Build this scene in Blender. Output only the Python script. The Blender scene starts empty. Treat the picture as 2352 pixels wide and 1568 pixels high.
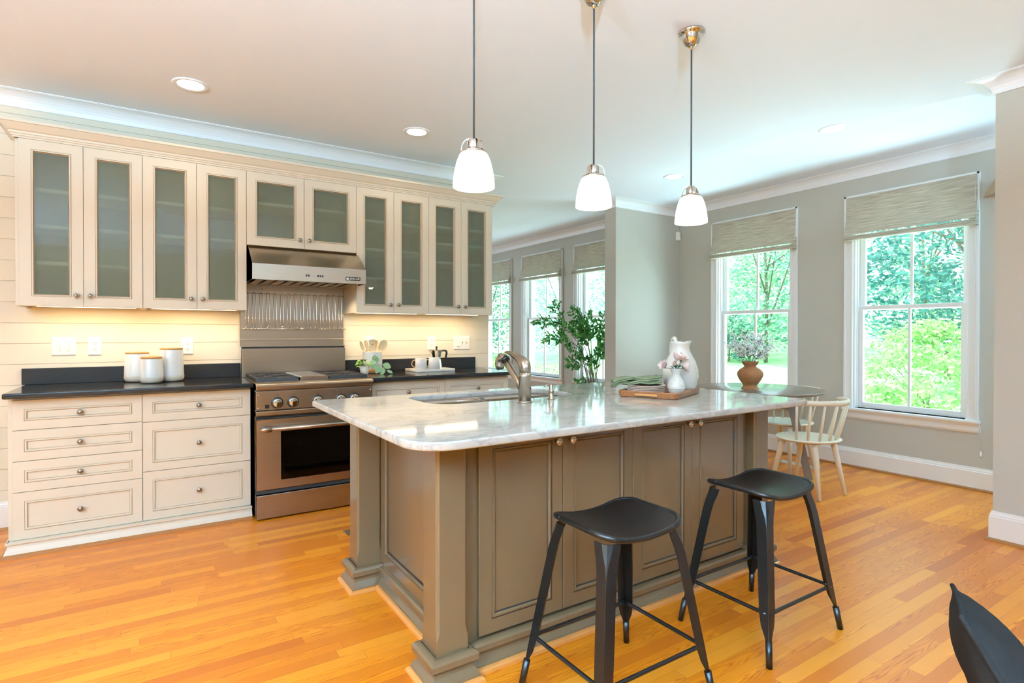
import bpy, bmesh, math, random
from mathutils import Vector, Matrix
C = bpy.context.scene.collection
SC = bpy.context.scene
PI = math.pi
R = math.radians
rnd = random.Random(7)

# ------------------------------------------------------------------ camera
yaw, pitch, roll = R(33.0018), R(-0.421), R(0.0427)
fw = Vector((math.sin(yaw)*math.cos(pitch), math.cos(yaw)*math.cos(pitch), math.sin(pitch)))
rt = Vector((math.cos(yaw), -math.sin(yaw), 0)); up = rt.cross(fw)
rt, up = rt*math.cos(roll)+up*math.sin(roll), up*math.cos(roll)-rt*math.sin(roll)
cam = bpy.data.objects.new('camera', bpy.data.cameras.new('camera')); C.objects.link(cam)
m = Matrix((rt, up, -fw)).transposed().to_4x4(); m.translation = (0.654, -4.6588, 1.2389)
cam.matrix_world = m
cam.data.sensor_width = 36; cam.data.lens = 1276.01/2352*36
cam.data.shift_x = -3.2/2352; cam.data.shift_y = -10.64/2352
cam.data.clip_start = 0.02; cam.data.clip_end = 300
SC.camera = cam

# ------------------------------------------------------------------ world, sun, exposure
SC.view_settings.view_transform = 'Standard'; SC.view_settings.look = 'None'
SC.view_settings.exposure = 0.36; SC.view_settings.gamma = 1; SC.view_settings.use_curve_mapping = False
SC.cycles.use_denoising = True
SC.cycles.max_bounces = 8; SC.cycles.diffuse_bounces = 5; SC.cycles.glossy_bounces = 4
SC.cycles.transparent_max_bounces = 12; SC.cycles.transmission_bounces = 6
SC.cycles.caustics_reflective = False; SC.cycles.caustics_refractive = False
SC.cycles.sample_clamp_indirect = 6.0
SKY_RGB = (0.72, 0.90, 1.0); SKY = 2.7
SUN = 3.0
W = bpy.data.worlds.new('sky'); SC.world = W; W.use_nodes = True
bg = W.node_tree.nodes['Background']; bg.inputs[0].default_value = (*SKY_RGB, 1); bg.inputs[1].default_value = SKY
def lamp(name, kind, loc, energy, color, rot=(0, 0, 0), **kw):
    l = bpy.data.lights.new(name, kind); l.energy = energy; l.color = color
    for k, v in kw.items(): setattr(l, k, v)
    o = bpy.data.objects.new(name, l); C.objects.link(o); o.location = loc; o.rotation_euler = rot
    return o
lamp('sun', 'SUN', (0, 0, 20), SUN, (1.0, 0.96, 0.88), (0, R(-38), R(-25)), angle=R(3))
UPLIGHT_RGB = (.42, .73, 1.0)  # cool tint of the added upward lamps
WARM = (1.0, 0.76, 0.47); SOFT = (1.0, 0.92, 0.82); CANC = (1.0, .80, .56); DAY = (0.60, 0.85, 1.0)
CAN_W, PEND_W, UNDER_W, HOOD_W, WIN_W = 9, 2.3, 2.0, 1.5, 14
LAWN_W, FAR_W, UPLIGHT_W, SIDE_W = 68, 64, 1.08, 44
# ------------------------------------------------------------------ materials
M = {}
def new_mat(name):
    mt = bpy.data.materials.new(name); mt.use_nodes = True
    nt = mt.node_tree; M[name] = mt
    return mt, nt, nt.nodes['Principled BSDF'], nt.nodes, nt.links
def c4(c): return (*c, 1) if len(c) == 3 else c
def srgb(r, g, b):
    f = lambda v: (v/255/12.92) if v/255 <= .04045 else ((v/255+.055)/1.055)**2.4
    return (f(r), f(g), f(b))
def simple(name, col, rough=.5, metal=0.0, var=0.0, vscale=8, bump=0.0, bscale=60, coat=0.0, spec=.5, stretch=None, **kw):
    mt, nt, b, N, L = new_mat(name)
    b.inputs['Base Color'].default_value = c4(col); b.inputs['Roughness'].default_value = rough
    b.inputs['Metallic'].default_value = metal; b.inputs['Coat Weight'].default_value = coat
    b.inputs['Coat Roughness'].default_value = .05
    b.inputs['Specular IOR Level'].default_value = spec
    for k, v in kw.items(): b.inputs[k].default_value = v
    tc = N.new('ShaderNodeTexCoord'); mp = N.new('ShaderNodeMapping'); L.new(tc.outputs['Object'], mp.inputs[0])
    if stretch: mp.inputs['Scale'].default_value = stretch
    nz = N.new('ShaderNodeTexNoise'); nz.inputs['Scale'].default_value = vscale; nz.inputs['Detail'].default_value = 4
    L.new(mp.outputs[0], nz.inputs['Vector'])
    mx = N.new('ShaderNodeMix'); mx.data_type = 'RGBA'
    mx.inputs['A'].default_value = c4([max(0, v*(1-var)) for v in col[:3]]); mx.inputs['B'].default_value = c4([min(1, v*(1+var)) for v in col[:3]])
    L.new(nz.outputs[0], mx.inputs['Factor']); L.new(mx.outputs['Result'], b.inputs['Base Color'])
    if bump:
        n2 = N.new('ShaderNodeTexNoise'); n2.inputs['Scale'].default_value = bscale; L.new(mp.outputs[0], n2.inputs['Vector'])
        bp = N.new('ShaderNodeBump'); bp.inputs['Strength'].default_value = bump; bp.inputs['Distance'].default_value = .002
        L.new(n2.outputs[0], bp.inputs['Height']); L.new(bp.outputs[0], b.inputs['Normal'])
    return mt
simple('wall_paint', srgb(192, 188, 177), .55, var=.015, bump=.05, bscale=200)
simple('ceiling_paint', srgb(238, 244, 252), .7, var=.01, bump=.03, bscale=200)
simple('trim_white', srgb(240, 240, 240), .35, var=.01)
simple('rear_paint', srgb(160, 142, 120), .6, var=.03)
simple('shiplap_paint', srgb(224, 213, 192), .45, var=.03, vscale=5, bump=.15, bscale=40, stretch=(.15, 1, 2.5))
simple('cabinet_paint', srgb(217, 208, 189), .38, var=.012, vscale=4)
simple('cabinet_inside', srgb(215, 215, 205), .6)
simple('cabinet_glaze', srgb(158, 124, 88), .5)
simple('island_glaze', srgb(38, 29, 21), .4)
simple('shoe_dark', srgb(150, 94, 44), .35, var=.15, vscale=8)
simple('island_paint', srgb(108, 87, 62), .25, var=.03, vscale=5, coat=.3)
simple('black_stone', srgb(34, 34, 35), .13, var=.5, vscale=420, spec=.35)
simple('knob_metal', srgb(150, 138, 122), .28, 1.0, var=.1, vscale=40)
simple('chrome', srgb(215, 210, 202), .08, 1.0)
simple('knob_bright', srgb(216, 212, 206), .24, 1.0)
simple('nickel', srgb(178, 166, 150), .27, 1.0, var=.04)
simple('black_iron', srgb(34, 30, 28), .55, var=.2, vscale=40, bump=.2, bscale=120)
simple('black_paint', srgb(11, 12, 13), .36, var=.1, vscale=25, bump=.05, bscale=250)
simple('black_plastic', srgb(18, 18, 18), .35)
simple('white_plastic', srgb(238, 236, 230), .3)
simple('slot_dark', srgb(60, 52, 45), .5)
simple('cream_ceramic', srgb(222, 212, 196), .3, var=.03)
simple('white_ceramic', srgb(216, 217, 212), .1, var=.02, coat=.5)
simple('grey_ceramic', srgb(225, 226, 224), .18, var=.03, coat=.3)
simple('matte_ceramic', srgb(226, 224, 220), .5, var=.02)
simple('plate_ceramic', srgb(222, 205, 194), .3, var=.03)
simple('bamboo', srgb(196, 140, 78), .45, var=.12, vscale=20, stretch=(1, 8, 8))
simple('pale_wood', srgb(232, 208, 168), .5, var=.08, vscale=20, stretch=(8, 8, 1))
simple('gold_paint', srgb(214, 168, 110), .35, var=.05)
simple('tray_wood', srgb(140, 84, 44), .4, var=.3, vscale=9, stretch=(1.5, 9, 9), coat=.1)
simple('tray_bar', srgb(196, 130, 66), .35, var=.1)
simple('board_marble', srgb(236, 232, 224), .2, var=.05, vscale=14)
simple('napkin_cloth', srgb(118, 128, 96), .9, var=.08, vscale=30, bump=.4, bscale=500)
simple('table_wood', srgb(120, 104, 88), .3, var=.18, vscale=6, stretch=(1, 14, 6), coat=.25)
simple('chair_paint', srgb(232, 222, 200), .35, var=.02)
simple('wicker', srgb(160, 106, 62), .6, var=.3, vscale=40, bump=.6, bscale=180)
simple('stem_green', srgb(70, 96, 60), .6, var=.15)
simple('leaf_dark', srgb(40, 104, 56), .45, var=.4, vscale=14)
simple('leaf_light', srgb(120, 172, 62), .45, var=.3, vscale=25)
simple('leaf_variegated', srgb(150, 180, 128), .45, var=.35, vscale=60)
simple('petal_pink', srgb(246, 226, 222), .6, var=.06, vscale=60)
simple('soil', srgb(50, 38, 30), .9, var=.3)
simple('cord_grey', srgb(70, 74, 76), .6)
simple('cushion_fabric', srgb(33, 31, 30), .95, spec=.1, var=.25, vscale=12, bump=.6, bscale=350)
simple('bench_fabric', srgb(90, 88, 84), .9, var=.1)
simple('sconce_fabric', srgb(176, 152, 124), .8, var=.1)
simple('shoe_wood', srgb(206, 138, 72), .3, var=.15, vscale=8, coat=.2)
simple('outdoor_white', srgb(225, 225, 220), .7, var=.05)
simple('bark', srgb(140, 130, 112), .9, var=.3, vscale=8, stretch=(3, 3, .6), bump=.6, bscale=12)
simple('fence_wood', srgb(120, 104, 90), .9, var=.2)
simple('outer_wall', srgb(210, 205, 195), .8, var=.05)
simple('vent_white', srgb(225, 218, 205), .4)
simple('vent_brown', srgb(150, 122, 96), .4, .6)
simple('faceplate_print', srgb(95, 90, 84), .5)

def steel(name, col, rough, aniso, tangent, stretch):
    mt, nt, b, N, L = new_mat(name)
    b.inputs['Metallic'].default_value = 1; b.inputs['Roughness'].default_value = rough
    b.inputs['Anisotropic'].default_value = aniso
    cx = N.new('ShaderNodeCombineXYZ')
    for i in range(3): cx.inputs[i].default_value = tangent[i]
    L.new(cx.outputs[0], b.inputs['Tangent'])
    tc = N.new('ShaderNodeTexCoord'); mp = N.new('ShaderNodeMapping'); mp.inputs['Scale'].default_value = stretch
    nz = N.new('ShaderNodeTexNoise'); nz.inputs['Scale'].default_value = 30; nz.inputs['Detail'].default_value = 3
    L.new(tc.outputs['Object'], mp.inputs[0]); L.new(mp.outputs[0], nz.inputs['Vector'])
    mx = N.new('ShaderNodeMix'); mx.data_type = 'RGBA'
    mx.inputs['A'].default_value = c4([v*.86 for v in col]); mx.inputs['B'].default_value = c4([min(1, v*1.08) for v in col])
    L.new(nz.outputs[0], mx.inputs['Factor']); L.new(mx.outputs['Result'], b.inputs['Base Color'])
    return mt
steel('steel', srgb(178, 166, 150), .31, .7, (1, 0, 0), (.2, 8, 14))
steel('steel_sink', srgb(190, 188, 184), .22, .3, (1, 0, 0), (1, 6, 6))

def glow(name, col, strength, base=(.9, .9, .9)):
    mt, nt, b, N, L = new_mat(name)
    b.inputs['Base Color'].default_value = c4(base); b.inputs['Roughness'].default_value = .3
    b.inputs['Emission Color'].default_value = c4(col); b.inputs['Emission Strength'].default_value = strength
    return mt
glow('opal_glass', (1.0, .93, .84), .75)
glow('lamp_lens', (1.0, .93, .82), 6.0)
glow('bulb_glass', (1.0, .90, .76), 6.0)
glow('strip_lens', (1.0, .82, .58), 4.0)

def pane(name, tint, clear, rough=.0, diff=None, trans=0.0, ior=1.5):
    """thin glass: see-through with a mirror film, or frosted (diffuse with some clear)"""
    mt, nt, b, N, L = new_mat(name); N.remove(b)
    out = N['Material Output']
    tr = N.new('ShaderNodeBsdfTransparent'); tr.inputs[0].default_value = c4(tint)
    base = tr
    if diff:
        df = N.new('ShaderNodeBsdfDiffuse'); df.inputs[0].default_value = c4(diff)
        body = df
        if trans:
            tl = N.new('ShaderNodeBsdfTranslucent'); tl.inputs[0].default_value = c4(diff)
            m2 = N.new('ShaderNodeMixShader'); m2.inputs[0].default_value = trans
            L.new(df.outputs[0], m2.inputs[1]); L.new(tl.outputs[0], m2.inputs[2]); body = m2
        m1 = N.new('ShaderNodeMixShader'); m1.inputs[0].default_value = clear
        L.new(body.outputs[0], m1.inputs[1]); L.new(tr.outputs[0], m1.inputs[2]); base = m1
    gl = N.new('ShaderNodeBsdfGlossy'); gl.inputs['Roughness'].default_value = rough
    fr = N.new('ShaderNodeFresnel'); ge = N.new('ShaderNodeNewGeometry'); mr = N.new('ShaderNodeMapRange')
    mr.inputs['To Min'].default_value = ior; mr.inputs['To Max'].default_value = 1/ior
    L.new(ge.outputs['Backfacing'], mr.inputs['Value']); L.new(mr.outputs[0], fr.inputs[0])
    ms = N.new('ShaderNodeMixShader'); L.new(fr.outputs[0], ms.inputs[0]); L.new(base.outputs[0], ms.inputs[1]); L.new(gl.outputs[0], ms.inputs[2])
    L.new(ms.outputs[0], out.inputs[0])
    return mt
pane('window_glass', (.93, .99, .98), 1)
pane('frosted_glass', (.86, .93, .89), .62, .02, diff=srgb(164, 170, 150), trans=.3, ior=1.38)
pane('oven_glass', (.16, .15, .14), .75, .02, diff=srgb(14, 12, 11))

def leaf_mat(name, a, b_, tr=.3):
    mt, nt, b, N, L = new_mat(name); N.remove(b); out = N['Material Output']
    g = N.new('ShaderNodeNewGeometry')
    mx = N.new('ShaderNodeMix'); mx.data_type = 'RGBA'; mx.inputs['A'].default_value = c4(a); mx.inputs['B'].default_value = c4(b_)
    L.new(g.outputs['Random Per Island'], mx.inputs['Factor'])
    d = N.new('ShaderNodeBsdfDiffuse'); t = N.new('ShaderNodeBsdfTranslucent'); ms = N.new('ShaderNodeMixShader'); ms.inputs[0].default_value = tr
    L.new(mx.outputs['Result'], d.inputs[0]); L.new(mx.outputs['Result'], t.inputs[0])
    L.new(d.outputs[0], ms.inputs[1]); L.new(t.outputs[0], ms.inputs[2]); L.new(ms.outputs[0], out.inputs[0])
leaf_mat('tree_dark', srgb(64, 128, 126), srgb(122, 182, 170))
leaf_mat('tree_mid', srgb(110, 170, 150), srgb(176, 220, 190))
leaf_mat('tree_pale', srgb(150, 205, 160), srgb(222, 245, 200))
leaf_mat('shrub_leaf', srgb(128, 188, 112), srgb(215, 240, 172))
simple('berry_white', (.93, .95, .96), .6, var=.03)
leaf_mat('plant_leaf', srgb(26, 92, 50), srgb(120, 180, 90), .25)

def grass():
    mt, nt, b, N, L = new_mat('lawn'); b.inputs['Roughness'].default_value = 1; b.inputs['Specular IOR Level'].default_value = .1
    tc = N.new('ShaderNodeTexCoord'); nz = N.new('ShaderNodeTexNoise'); nz.inputs['Scale'].default_value = 1.2; nz.inputs['Detail'].default_value = 8
    cr = N.new('ShaderNodeValToRGB'); cr.color_ramp.elements[0].position = .3; cr.color_ramp.elements[1].position = .7
    cr.color_ramp.elements[0].color = c4(srgb(150, 205, 140)); cr.color_ramp.elements[1].color = c4(srgb(215, 240, 190))
    L.new(tc.outputs['Object'], nz.inputs['Vector']); L.new(nz.outputs[0], cr.inputs[0]); L.new(cr.outputs[0], b.inputs['Base Color'])
grass()

def oak_floor():
    mt, nt, b, N, L = new_mat('oak_strip')
    W_, LEN = .0575, .95
    def math_(op, a, b2=None):
        n = N.new('ShaderNodeMath'); n.operation = op
        for i, v in enumerate((a, b2)):
            if v is None: continue
            if isinstance(v, (int, float)): n.inputs[i].default_value = v
            else: L.new(v, n.inputs[i])
        return n.outputs[0]
    tc = N.new('ShaderNodeTexCoord'); sp = N.new('ShaderNodeSeparateXYZ'); L.new(tc.outputs['Object'], sp.inputs[0])
    X, Y = sp.outputs[0], sp.outputs[1]
    yw = math_('DIVIDE', Y, W_); row = math_('FLOOR', yw); fy = math_('FRACT', yw)
    w1 = N.new('ShaderNodeTexWhiteNoise'); w1.noise_dimensions = '1D'; L.new(row, w1.inputs['W'])
    w1b = N.new('ShaderNodeTexWhiteNoise'); w1b.noise_dimensions = '1D'; L.new(math_('ADD', row, 31.7), w1b.inputs['W'])
    ln = math_('ADD', math_('MULTIPLY', w1b.outputs[0], .7), LEN*.6)
    xo = math_('ADD', math_('DIVIDE', X, ln), math_('MULTIPLY', w1.outputs[0], 17.3)); col = math_('FLOOR', xo); fx = math_('FRACT', xo)
    cb = N.new('ShaderNodeCombineXYZ'); L.new(row, cb.inputs[0]); L.new(col, cb.inputs[1])
    w2 = N.new('ShaderNodeTexWhiteNoise'); w2.noise_dimensions = '2D'; L.new(cb.outputs[0], w2.inputs['Vector'])
    ramp = N.new('ShaderNodeValToRGB'); e = ramp.color_ramp.elements
    e[0].position = 0; e[0].color = c4(srgb(196, 104, 20)); e[1].position = 1; e[1].color = c4(srgb(240, 160, 46))
    for p, cc in ((.12, (210, 120, 24)), (.5, (223, 133, 25)), (.8, (232, 147, 36))):
        k = e.new(p); k.color = c4(srgb(*cc))
    L.new(w2.outputs[0], ramp.inputs[0])
    # grain, shifted board by board
    gx = math_('ADD', X, math_('MULTIPLY', w2.outputs[0], 40)); gv = N.new('ShaderNodeCombineXYZ')
    L.new(math_('MULTIPLY', gx, 1.7), gv.inputs[0]); L.new(math_('MULTIPLY', Y, 26), gv.inputs[1])
    nz = N.new('ShaderNodeTexNoise'); nz.inputs['Scale'].default_value = 1; nz.inputs['Detail'].default_value = 2; nz.inputs['Roughness'].default_value = .5
    L.new(gv.outputs[0], nz.inputs['Vector'])
    yl = math_('ADD', math_('SUBTRACT', fy, .5), math_('MULTIPLY', math_('SUBTRACT', w2.outputs[0], .5), 2.6))
    fld = math_('ADD', math_('MULTIPLY', math_('MULTIPLY', yl, yl), 1.5), math_('ADD', math_('MULTIPLY', gx, .75), math_('MULTIPLY', nz.outputs[0], 1.5)))
    bands = math_('FRACT', math_('MULTIPLY', fld, 7))
    tri = math_('ABSOLUTE', math_('SUBTRACT', bands, .5))
    ring = math_('MULTIPLY', math_('POWER', math_('MULTIPLY', tri, 2), 2.2), .95)
    gv2 = N.new('ShaderNodeCombineXYZ'); L.new(math_('MULTIPLY', gx, 6), gv2.inputs[0]); L.new(math_('MULTIPLY', Y, 420), gv2.inputs[1])
    n2 = N.new('ShaderNodeTexNoise'); n2.inputs['Scale'].default_value = 1; n2.inputs['Detail'].default_value = 2; L.new(gv2.outputs[0], n2.inputs['Vector'])
    fine = math_('MULTIPLY', math_('SUBTRACT', n2.outputs[0], .4), .55)
    gm = N.new('ShaderNodeMix'); gm.data_type = 'RGBA'; gm.blend_type = 'MULTIPLY'
    gsum = math_('ADD', ring, math_('MAXIMUM', fine, 0)); gsum.node.use_clamp = True
    L.new(gsum, gm.inputs['Factor']); L.new(ramp.outputs[0], gm.inputs['A']); gm.inputs['B'].default_value = c4((.66, .42, .20))
    # joints
    ex = math_('LESS_THAN', math_('MINIMUM', fx, math_('SUBTRACT', 1, fx)), .0012)
    ey = math_('LESS_THAN', math_('MINIMUM', fy, math_('SUBTRACT', 1, fy)), .014)
    j = math_('MULTIPLY', math_('MAXIMUM', ex, ey), .5)
    jm = N.new('ShaderNodeMix'); jm.data_type = 'RGBA'; jm.blend_type = 'MULTIPLY'; L.new(j, jm.inputs['Factor'])
    L.new(gm.outputs['Result'], jm.inputs['A']); jm.inputs['B'].default_value = c4((.45, .28, .14))
    L.new(jm.outputs['Result'], b.inputs['Base Color'])
    b.inputs['Roughness'].default_value = .36; b.inputs['Specular IOR Level'].default_value = .4; b.inputs['Coat Weight'].default_value = .08; b.inputs['Coat Roughness'].default_value = .16
    bp = N.new('ShaderNodeBump'); bp.inputs['Strength'].default_value = .08; bp.inputs['Distance'].default_value = .002
    L.new(math_('SUBTRACT', n2.outputs[0], math_('MULTIPLY', j, 2)), bp.inputs['Height']); L.new(bp.outputs[0], b.inputs['Normal'])
oak_floor()

def marble():
    mt, nt, b, N, L = new_mat('marble'); b.inputs['Roughness'].default_value = .06; b.inputs['Specular IOR Level'].default_value = .5
    tc = N.new('ShaderNodeTexCoord'); mp = N.new('ShaderNodeMapping'); mp.inputs['Rotation'].default_value = (0, 0, R(28)); mp.inputs['Scale'].default_value = (1.3, 3.0, 3)
    L.new(tc.outputs['Object'], mp.inputs[0])
    n1 = N.new('ShaderNodeTexNoise'); n1.inputs['Scale'].default_value = 2.4; n1.inputs['Detail'].default_value = 8; n1.inputs['Roughness'].default_value = .62; n1.inputs['Distortion'].default_value = .8
    L.new(mp.outputs[0], n1.inputs['Vector'])
    a = N.new('ShaderNodeMath'); a.operation = 'SUBTRACT'; L.new(n1.outputs[0], a.inputs[0]); a.inputs[1].default_value = .5
    ab = N.new('ShaderNodeMath'); ab.operation = 'ABSOLUTE'; L.new(a.outputs[0], ab.inputs[0])
    r1 = N.new('ShaderNodeValToRGB'); e = r1.color_ramp.elements
    e[0].position = 0; e[0].color = c4(srgb(122, 122, 120)); e[1].position = .14; e[1].color = c4(srgb(193, 191, 185))
    k = e.new(.012); k.color = c4(srgb(158, 158, 154)); k = e.new(.04); k.color = c4(srgb(184, 182, 176))
    L.new(ab.outputs[0], r1.inputs[0])
    n2 = N.new('ShaderNodeTexNoise'); n2.inputs['Scale'].default_value = 1.3; n2.inputs['Detail'].default_value = 3; L.new(tc.outputs['Object'], n2.inputs['Vector'])
    mx = N.new('ShaderNodeMix'); mx.data_type = 'RGBA'; L.new(n2.outputs[0], mx.inputs['Factor']); L.new(r1.outputs[0], mx.inputs['A']); mx.inputs['B'].default_value = c4(srgb(192, 190, 184))
    L.new(mx.outputs['Result'], b.inputs['Base Color'])
marble()

def linen():
    mt, nt, b, N, L = new_mat('linen_shade'); N.remove(b); out = N['Material Output']
    tc = N.new('ShaderNodeTexCoord'); mp = N.new('ShaderNodeMapping'); mp.inputs['Scale'].default_value = (1, 5, 150); L.new(tc.outputs['Object'], mp.inputs[0])
    nz = N.new('ShaderNodeTexNoise'); nz.inputs['Scale'].default_value = 1; nz.inputs['Detail'].default_value = 3; L.new(mp.outputs[0], nz.inputs['Vector'])
    cr = N.new('ShaderNodeValToRGB'); cr.color_ramp.elements[0].position = .3; cr.color_ramp.elements[1].position = .7
    cr.color_ramp.elements[0].color = c4(srgb(182, 172, 152)); cr.color_ramp.elements[1].color = c4(srgb(228, 220, 204))
    L.new(nz.outputs[0], cr.inputs[0])
    d = N.new('ShaderNodeBsdfDiffuse'); t = N.new('ShaderNodeBsdfTranslucent'); ms = N.new('ShaderNodeMixShader'); ms.inputs[0].default_value = .2
    L.new(cr.outputs[0], d.inputs[0]); L.new(cr.outputs[0], t.inputs[0]); L.new(d.outputs[0], ms.inputs[1]); L.new(t.outputs[0], ms.inputs[2]); L.new(ms.outputs[0], out.inputs[0])
linen()

# ------------------------------------------------------------------ object helpers
def origin(o):
    v = Vector((0, 0, 0))
    while o: v += o.location; o = o.parent
    return v
def thing(name, label, cat, loc=(0, 0, 0), group=None):
    o = bpy.data.objects.new(name, None); C.objects.link(o); o.location = loc
    o.empty_display_size = .05; tag(o, label, cat, group); return o
def tag(o, label, cat, group=None):
    o['label'] = label; o['category'] = cat
    if group: o['group'] = group
    return o
def link(name, me, mat, parent, loc=(0, 0, 0), label=None):
    o = bpy.data.objects.new(name, me); C.objects.link(o); o.parent = parent; o.location = loc
    if mat and not me.materials: me.materials.append(M[mat])
    if label: o['label'] = label
    return o
def dup(root, loc, rotz=0, label=None):
    def cp(o, parent):
        c = o.copy(); C.objects.link(c); c.parent = parent
        for ch in o.children: cp(ch, c)
        return c
    r = cp(root, None); r.location = loc; r.rotation_euler = (0, 0, rotz)
    if label: r['label'] = label
    return r

class MB:
    """collects shapes (world coordinates) and links them as one mesh object"""
    def __init__(s): s.v = []; s.f = []; s.sm = []; s.gl = set()
    def add(s, v, f, smooth=False):
        n = len(s.v); s.v += [tuple(p) for p in v]; s.f += [tuple(i+n for i in q) for q in f]; s.sm += [smooth]*len(f)
        return s
    def box(s, x0, x1, y0, y1, z0, z1):
        v = [(x, y, z) for z in (z0, z1) for y in (y0, y1) for x in (x0, x1)]
        return s.add(v, [(0, 2, 3, 1), (4, 5, 7, 6), (0, 1, 5, 4), (2, 6, 7, 3), (0, 4, 6, 2), (1, 3, 7, 5)])
    def hexa(s, b, t):
        """8 corners: bottom ring and top ring"""
        return s.add(list(b)+list(t), [(3, 2, 1, 0), (4, 5, 6, 7), (0, 1, 5, 4), (1, 2, 6, 5), (2, 3, 7, 6), (3, 0, 4, 7)])
    def lathe(s, prof, c=(0, 0, 0), seg=32, axis='z', a0=0, a1=2*PI, sq=None, smooth=True):
        """prof: (r, h) from bottom to top along the axis"""
        full = abs(a1-a0-2*PI) < 1e-6; n = seg if full else seg+1; v = []; f = []
        for r, h in prof:
            for i in range(n):
                a = a0+(a1-a0)*i/seg; x, y = r*math.cos(a), r*math.sin(a)
                if sq: x *= sq[0]; y *= sq[1]
                p = {'z': (x, y, h), '-y': (x, -h, y), 'y': (-x, h, y), '-x': (-h, -x, y), 'x': (h, x, y), '-z': (x, -y, -h)}[axis]
                v.append((c[0]+p[0], c[1]+p[1], c[2]+p[2]))
        for k in range(len(prof)-1):
            for i in range(seg):
                j = (i+1) % n
                f.append((k*n+i, k*n+j, (k+1)*n+j, (k+1)*n+i))
        if full and prof[0][0] > 1e-6: f.append(tuple(range(n))[::-1])
        if full and prof[-1][0] > 1e-6: f.append(tuple((len(prof)-1)*n+i for i in range(n)))
        return s.add(v, f, smooth)
    def tube(s, pts, r, seg=10, closed=False, cap=True, smooth=True, sect=None, upv=None):
        pts = [Vector(p) for p in pts]; n = len(pts)
        rr = r if isinstance(r, (list, tuple)) else [r]*n
        v = []; f = []; prev = None
        for i, p in enumerate(pts):
            a = pts[(i-1) % n] if (closed or i) else p; b = pts[(i+1) % n] if (closed or i < n-1) else p
            t = (b-a).normalized()
            if prev is None:
                u = Vector(upv) if upv else (Vector((0, 0, 1)) if abs(t.z) < .95 else Vector((1, 0, 0)))
            else: u = prev
            x = t.cross(u).normalized(); y = x.cross(t).normalized(); prev = y
            for k in range(seg):
                an = 2*PI*k/seg; q = sect(an) if sect else (math.cos(an), math.sin(an))
                v.append(p+(x*q[0]+y*q[1])*rr[i])
        m_ = n if closed else n-1
        for i in range(m_):
            for k in range(seg):
                a = i*seg; b = ((i+1) % n)*seg; kk = (k+1) % seg
                f.append((a+k, a+kk, b+kk, b+k))
        if cap and not closed:
            f.append(tuple(range(seg))[::-1]); f.append(tuple((n-1)*seg+k for k in range(seg)))
        return s.add(v, f, smooth)
    def loops(s, O, U, V, N_, w, h, prof, fill=True, back=None, glaze=()):
        """nested rectangle loops: prof = (inset, offset along normal) outermost first"""
        O, U, V, N_ = map(Vector, (O, U, V, N_)); v = []; f = []
        for ins, d in prof:
            for a, b in ((ins, ins), (w-ins, ins), (w-ins, h-ins), (ins, h-ins)):
                v.append(O+U*a+V*b+N_*d)
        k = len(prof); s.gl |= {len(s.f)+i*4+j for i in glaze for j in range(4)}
        for i in range(k-1):
            for j in range(4):
                jj = (j+1) % 4; f.append((i*4+j, i*4+jj, (i+1)*4+jj, (i+1)*4+j))
        if fill: f.append(tuple((k-1)*4+j for j in range(4)))
        if back is None: f.append((3, 2, 1, 0))
        return s.add(v, f)
    def sweep(s, path, prof, side=1, closed=False, cap=True):
        """horizontal path [(x, y)], prof [(out, z)]; mitred corners"""
        P = [Vector((a, b)) for a, b in path]; n = len(P); v = []; f = []; k = len(prof)
        for i in range(n):
            d0 = (P[i]-P[i-1]).normalized() if (i or closed) else None
            d1 = (P[(i+1) % n]-P[i]).normalized() if (i < n-1 or closed) else None
            nn = lambda d: Vector((-d.y, d.x))*side
            if d0 is None: o = nn(d1)
            elif d1 is None: o = nn(d0)
            else:
                a, b = nn(d0), nn(d1); o = (a+b); o = o/max(1e-6, o.dot(a))
            for d, z in prof: v.append((P[i].x+o.x*d, P[i].y+o.y*d, z))
        for i in range(n if closed else n-1):
            a = i*k; b = ((i+1) % n)*k
            for j in range(k-1): f.append((a+j, b+j, b+j+1, a+j+1))
        if cap and not closed: f.append(tuple(range(k))); f.append(tuple((n-1)*k+j for j in range(k))[::-1])
        return s.add(v, f)
    def prism(s, poly, axis, a, b):
        """poly in the plane across axis ('x': (y, z), 'y': (x, z), 'z': (x, y))"""
        g = {'x': lambda q, t: (t, q[0], q[1]), 'y': lambda q, t: (q[0], t, q[1]), 'z': lambda q, t: (q[0], q[1], t)}[axis]
        n = len(poly); v = [g(q, a) for q in poly]+[g(q, b) for q in poly]
        f = [tuple(range(n))[::-1], tuple(range(n, 2*n))]+[(i, (i+1) % n, n+(i+1) % n, n+i) for i in range(n)]
        return s.add(v, f)
    def leaf(s, p, d, u, ln, wd, fold=.25, droop=.0):
        p, d, u = Vector(p), Vector(d).normalized(), Vector(u)
        w = d.cross(u); w = w.normalized() if w.length > 1e-5 else d.orthogonal().normalized(); u = w.cross(d).normalized()
        prof = ((0, .05), (.25, .8), (.55, 1), (.82, .6), (1, .03)); v = []; f = []
        for t, q in prof:
            c = p+d*(ln*t)-u*(droop*ln*t*t)
            v += [c-w*(wd*.5*q)+u*(wd*fold*q), c, c+w*(wd*.5*q)+u*(wd*fold*q)]
        for i in range(4):
            a = i*3; f += [(a, a+3, a+4, a+1), (a+1, a+4, a+5, a+2)]
        return s.add(v, f, True)
    def mesh(s, name, org=Vector((0, 0, 0))):
        me = bpy.data.meshes.new(name); me.from_pydata([Vector(p)-org for p in s.v], [], s.f)
        me.polygons.foreach_set('use_smooth', s.sm); me.update()
        bm = bmesh.new(); bm.from_mesh(me); bmesh.ops.recalc_face_normals(bm, faces=bm.faces); bm.to_mesh(me); bm.free()
        return me
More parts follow.
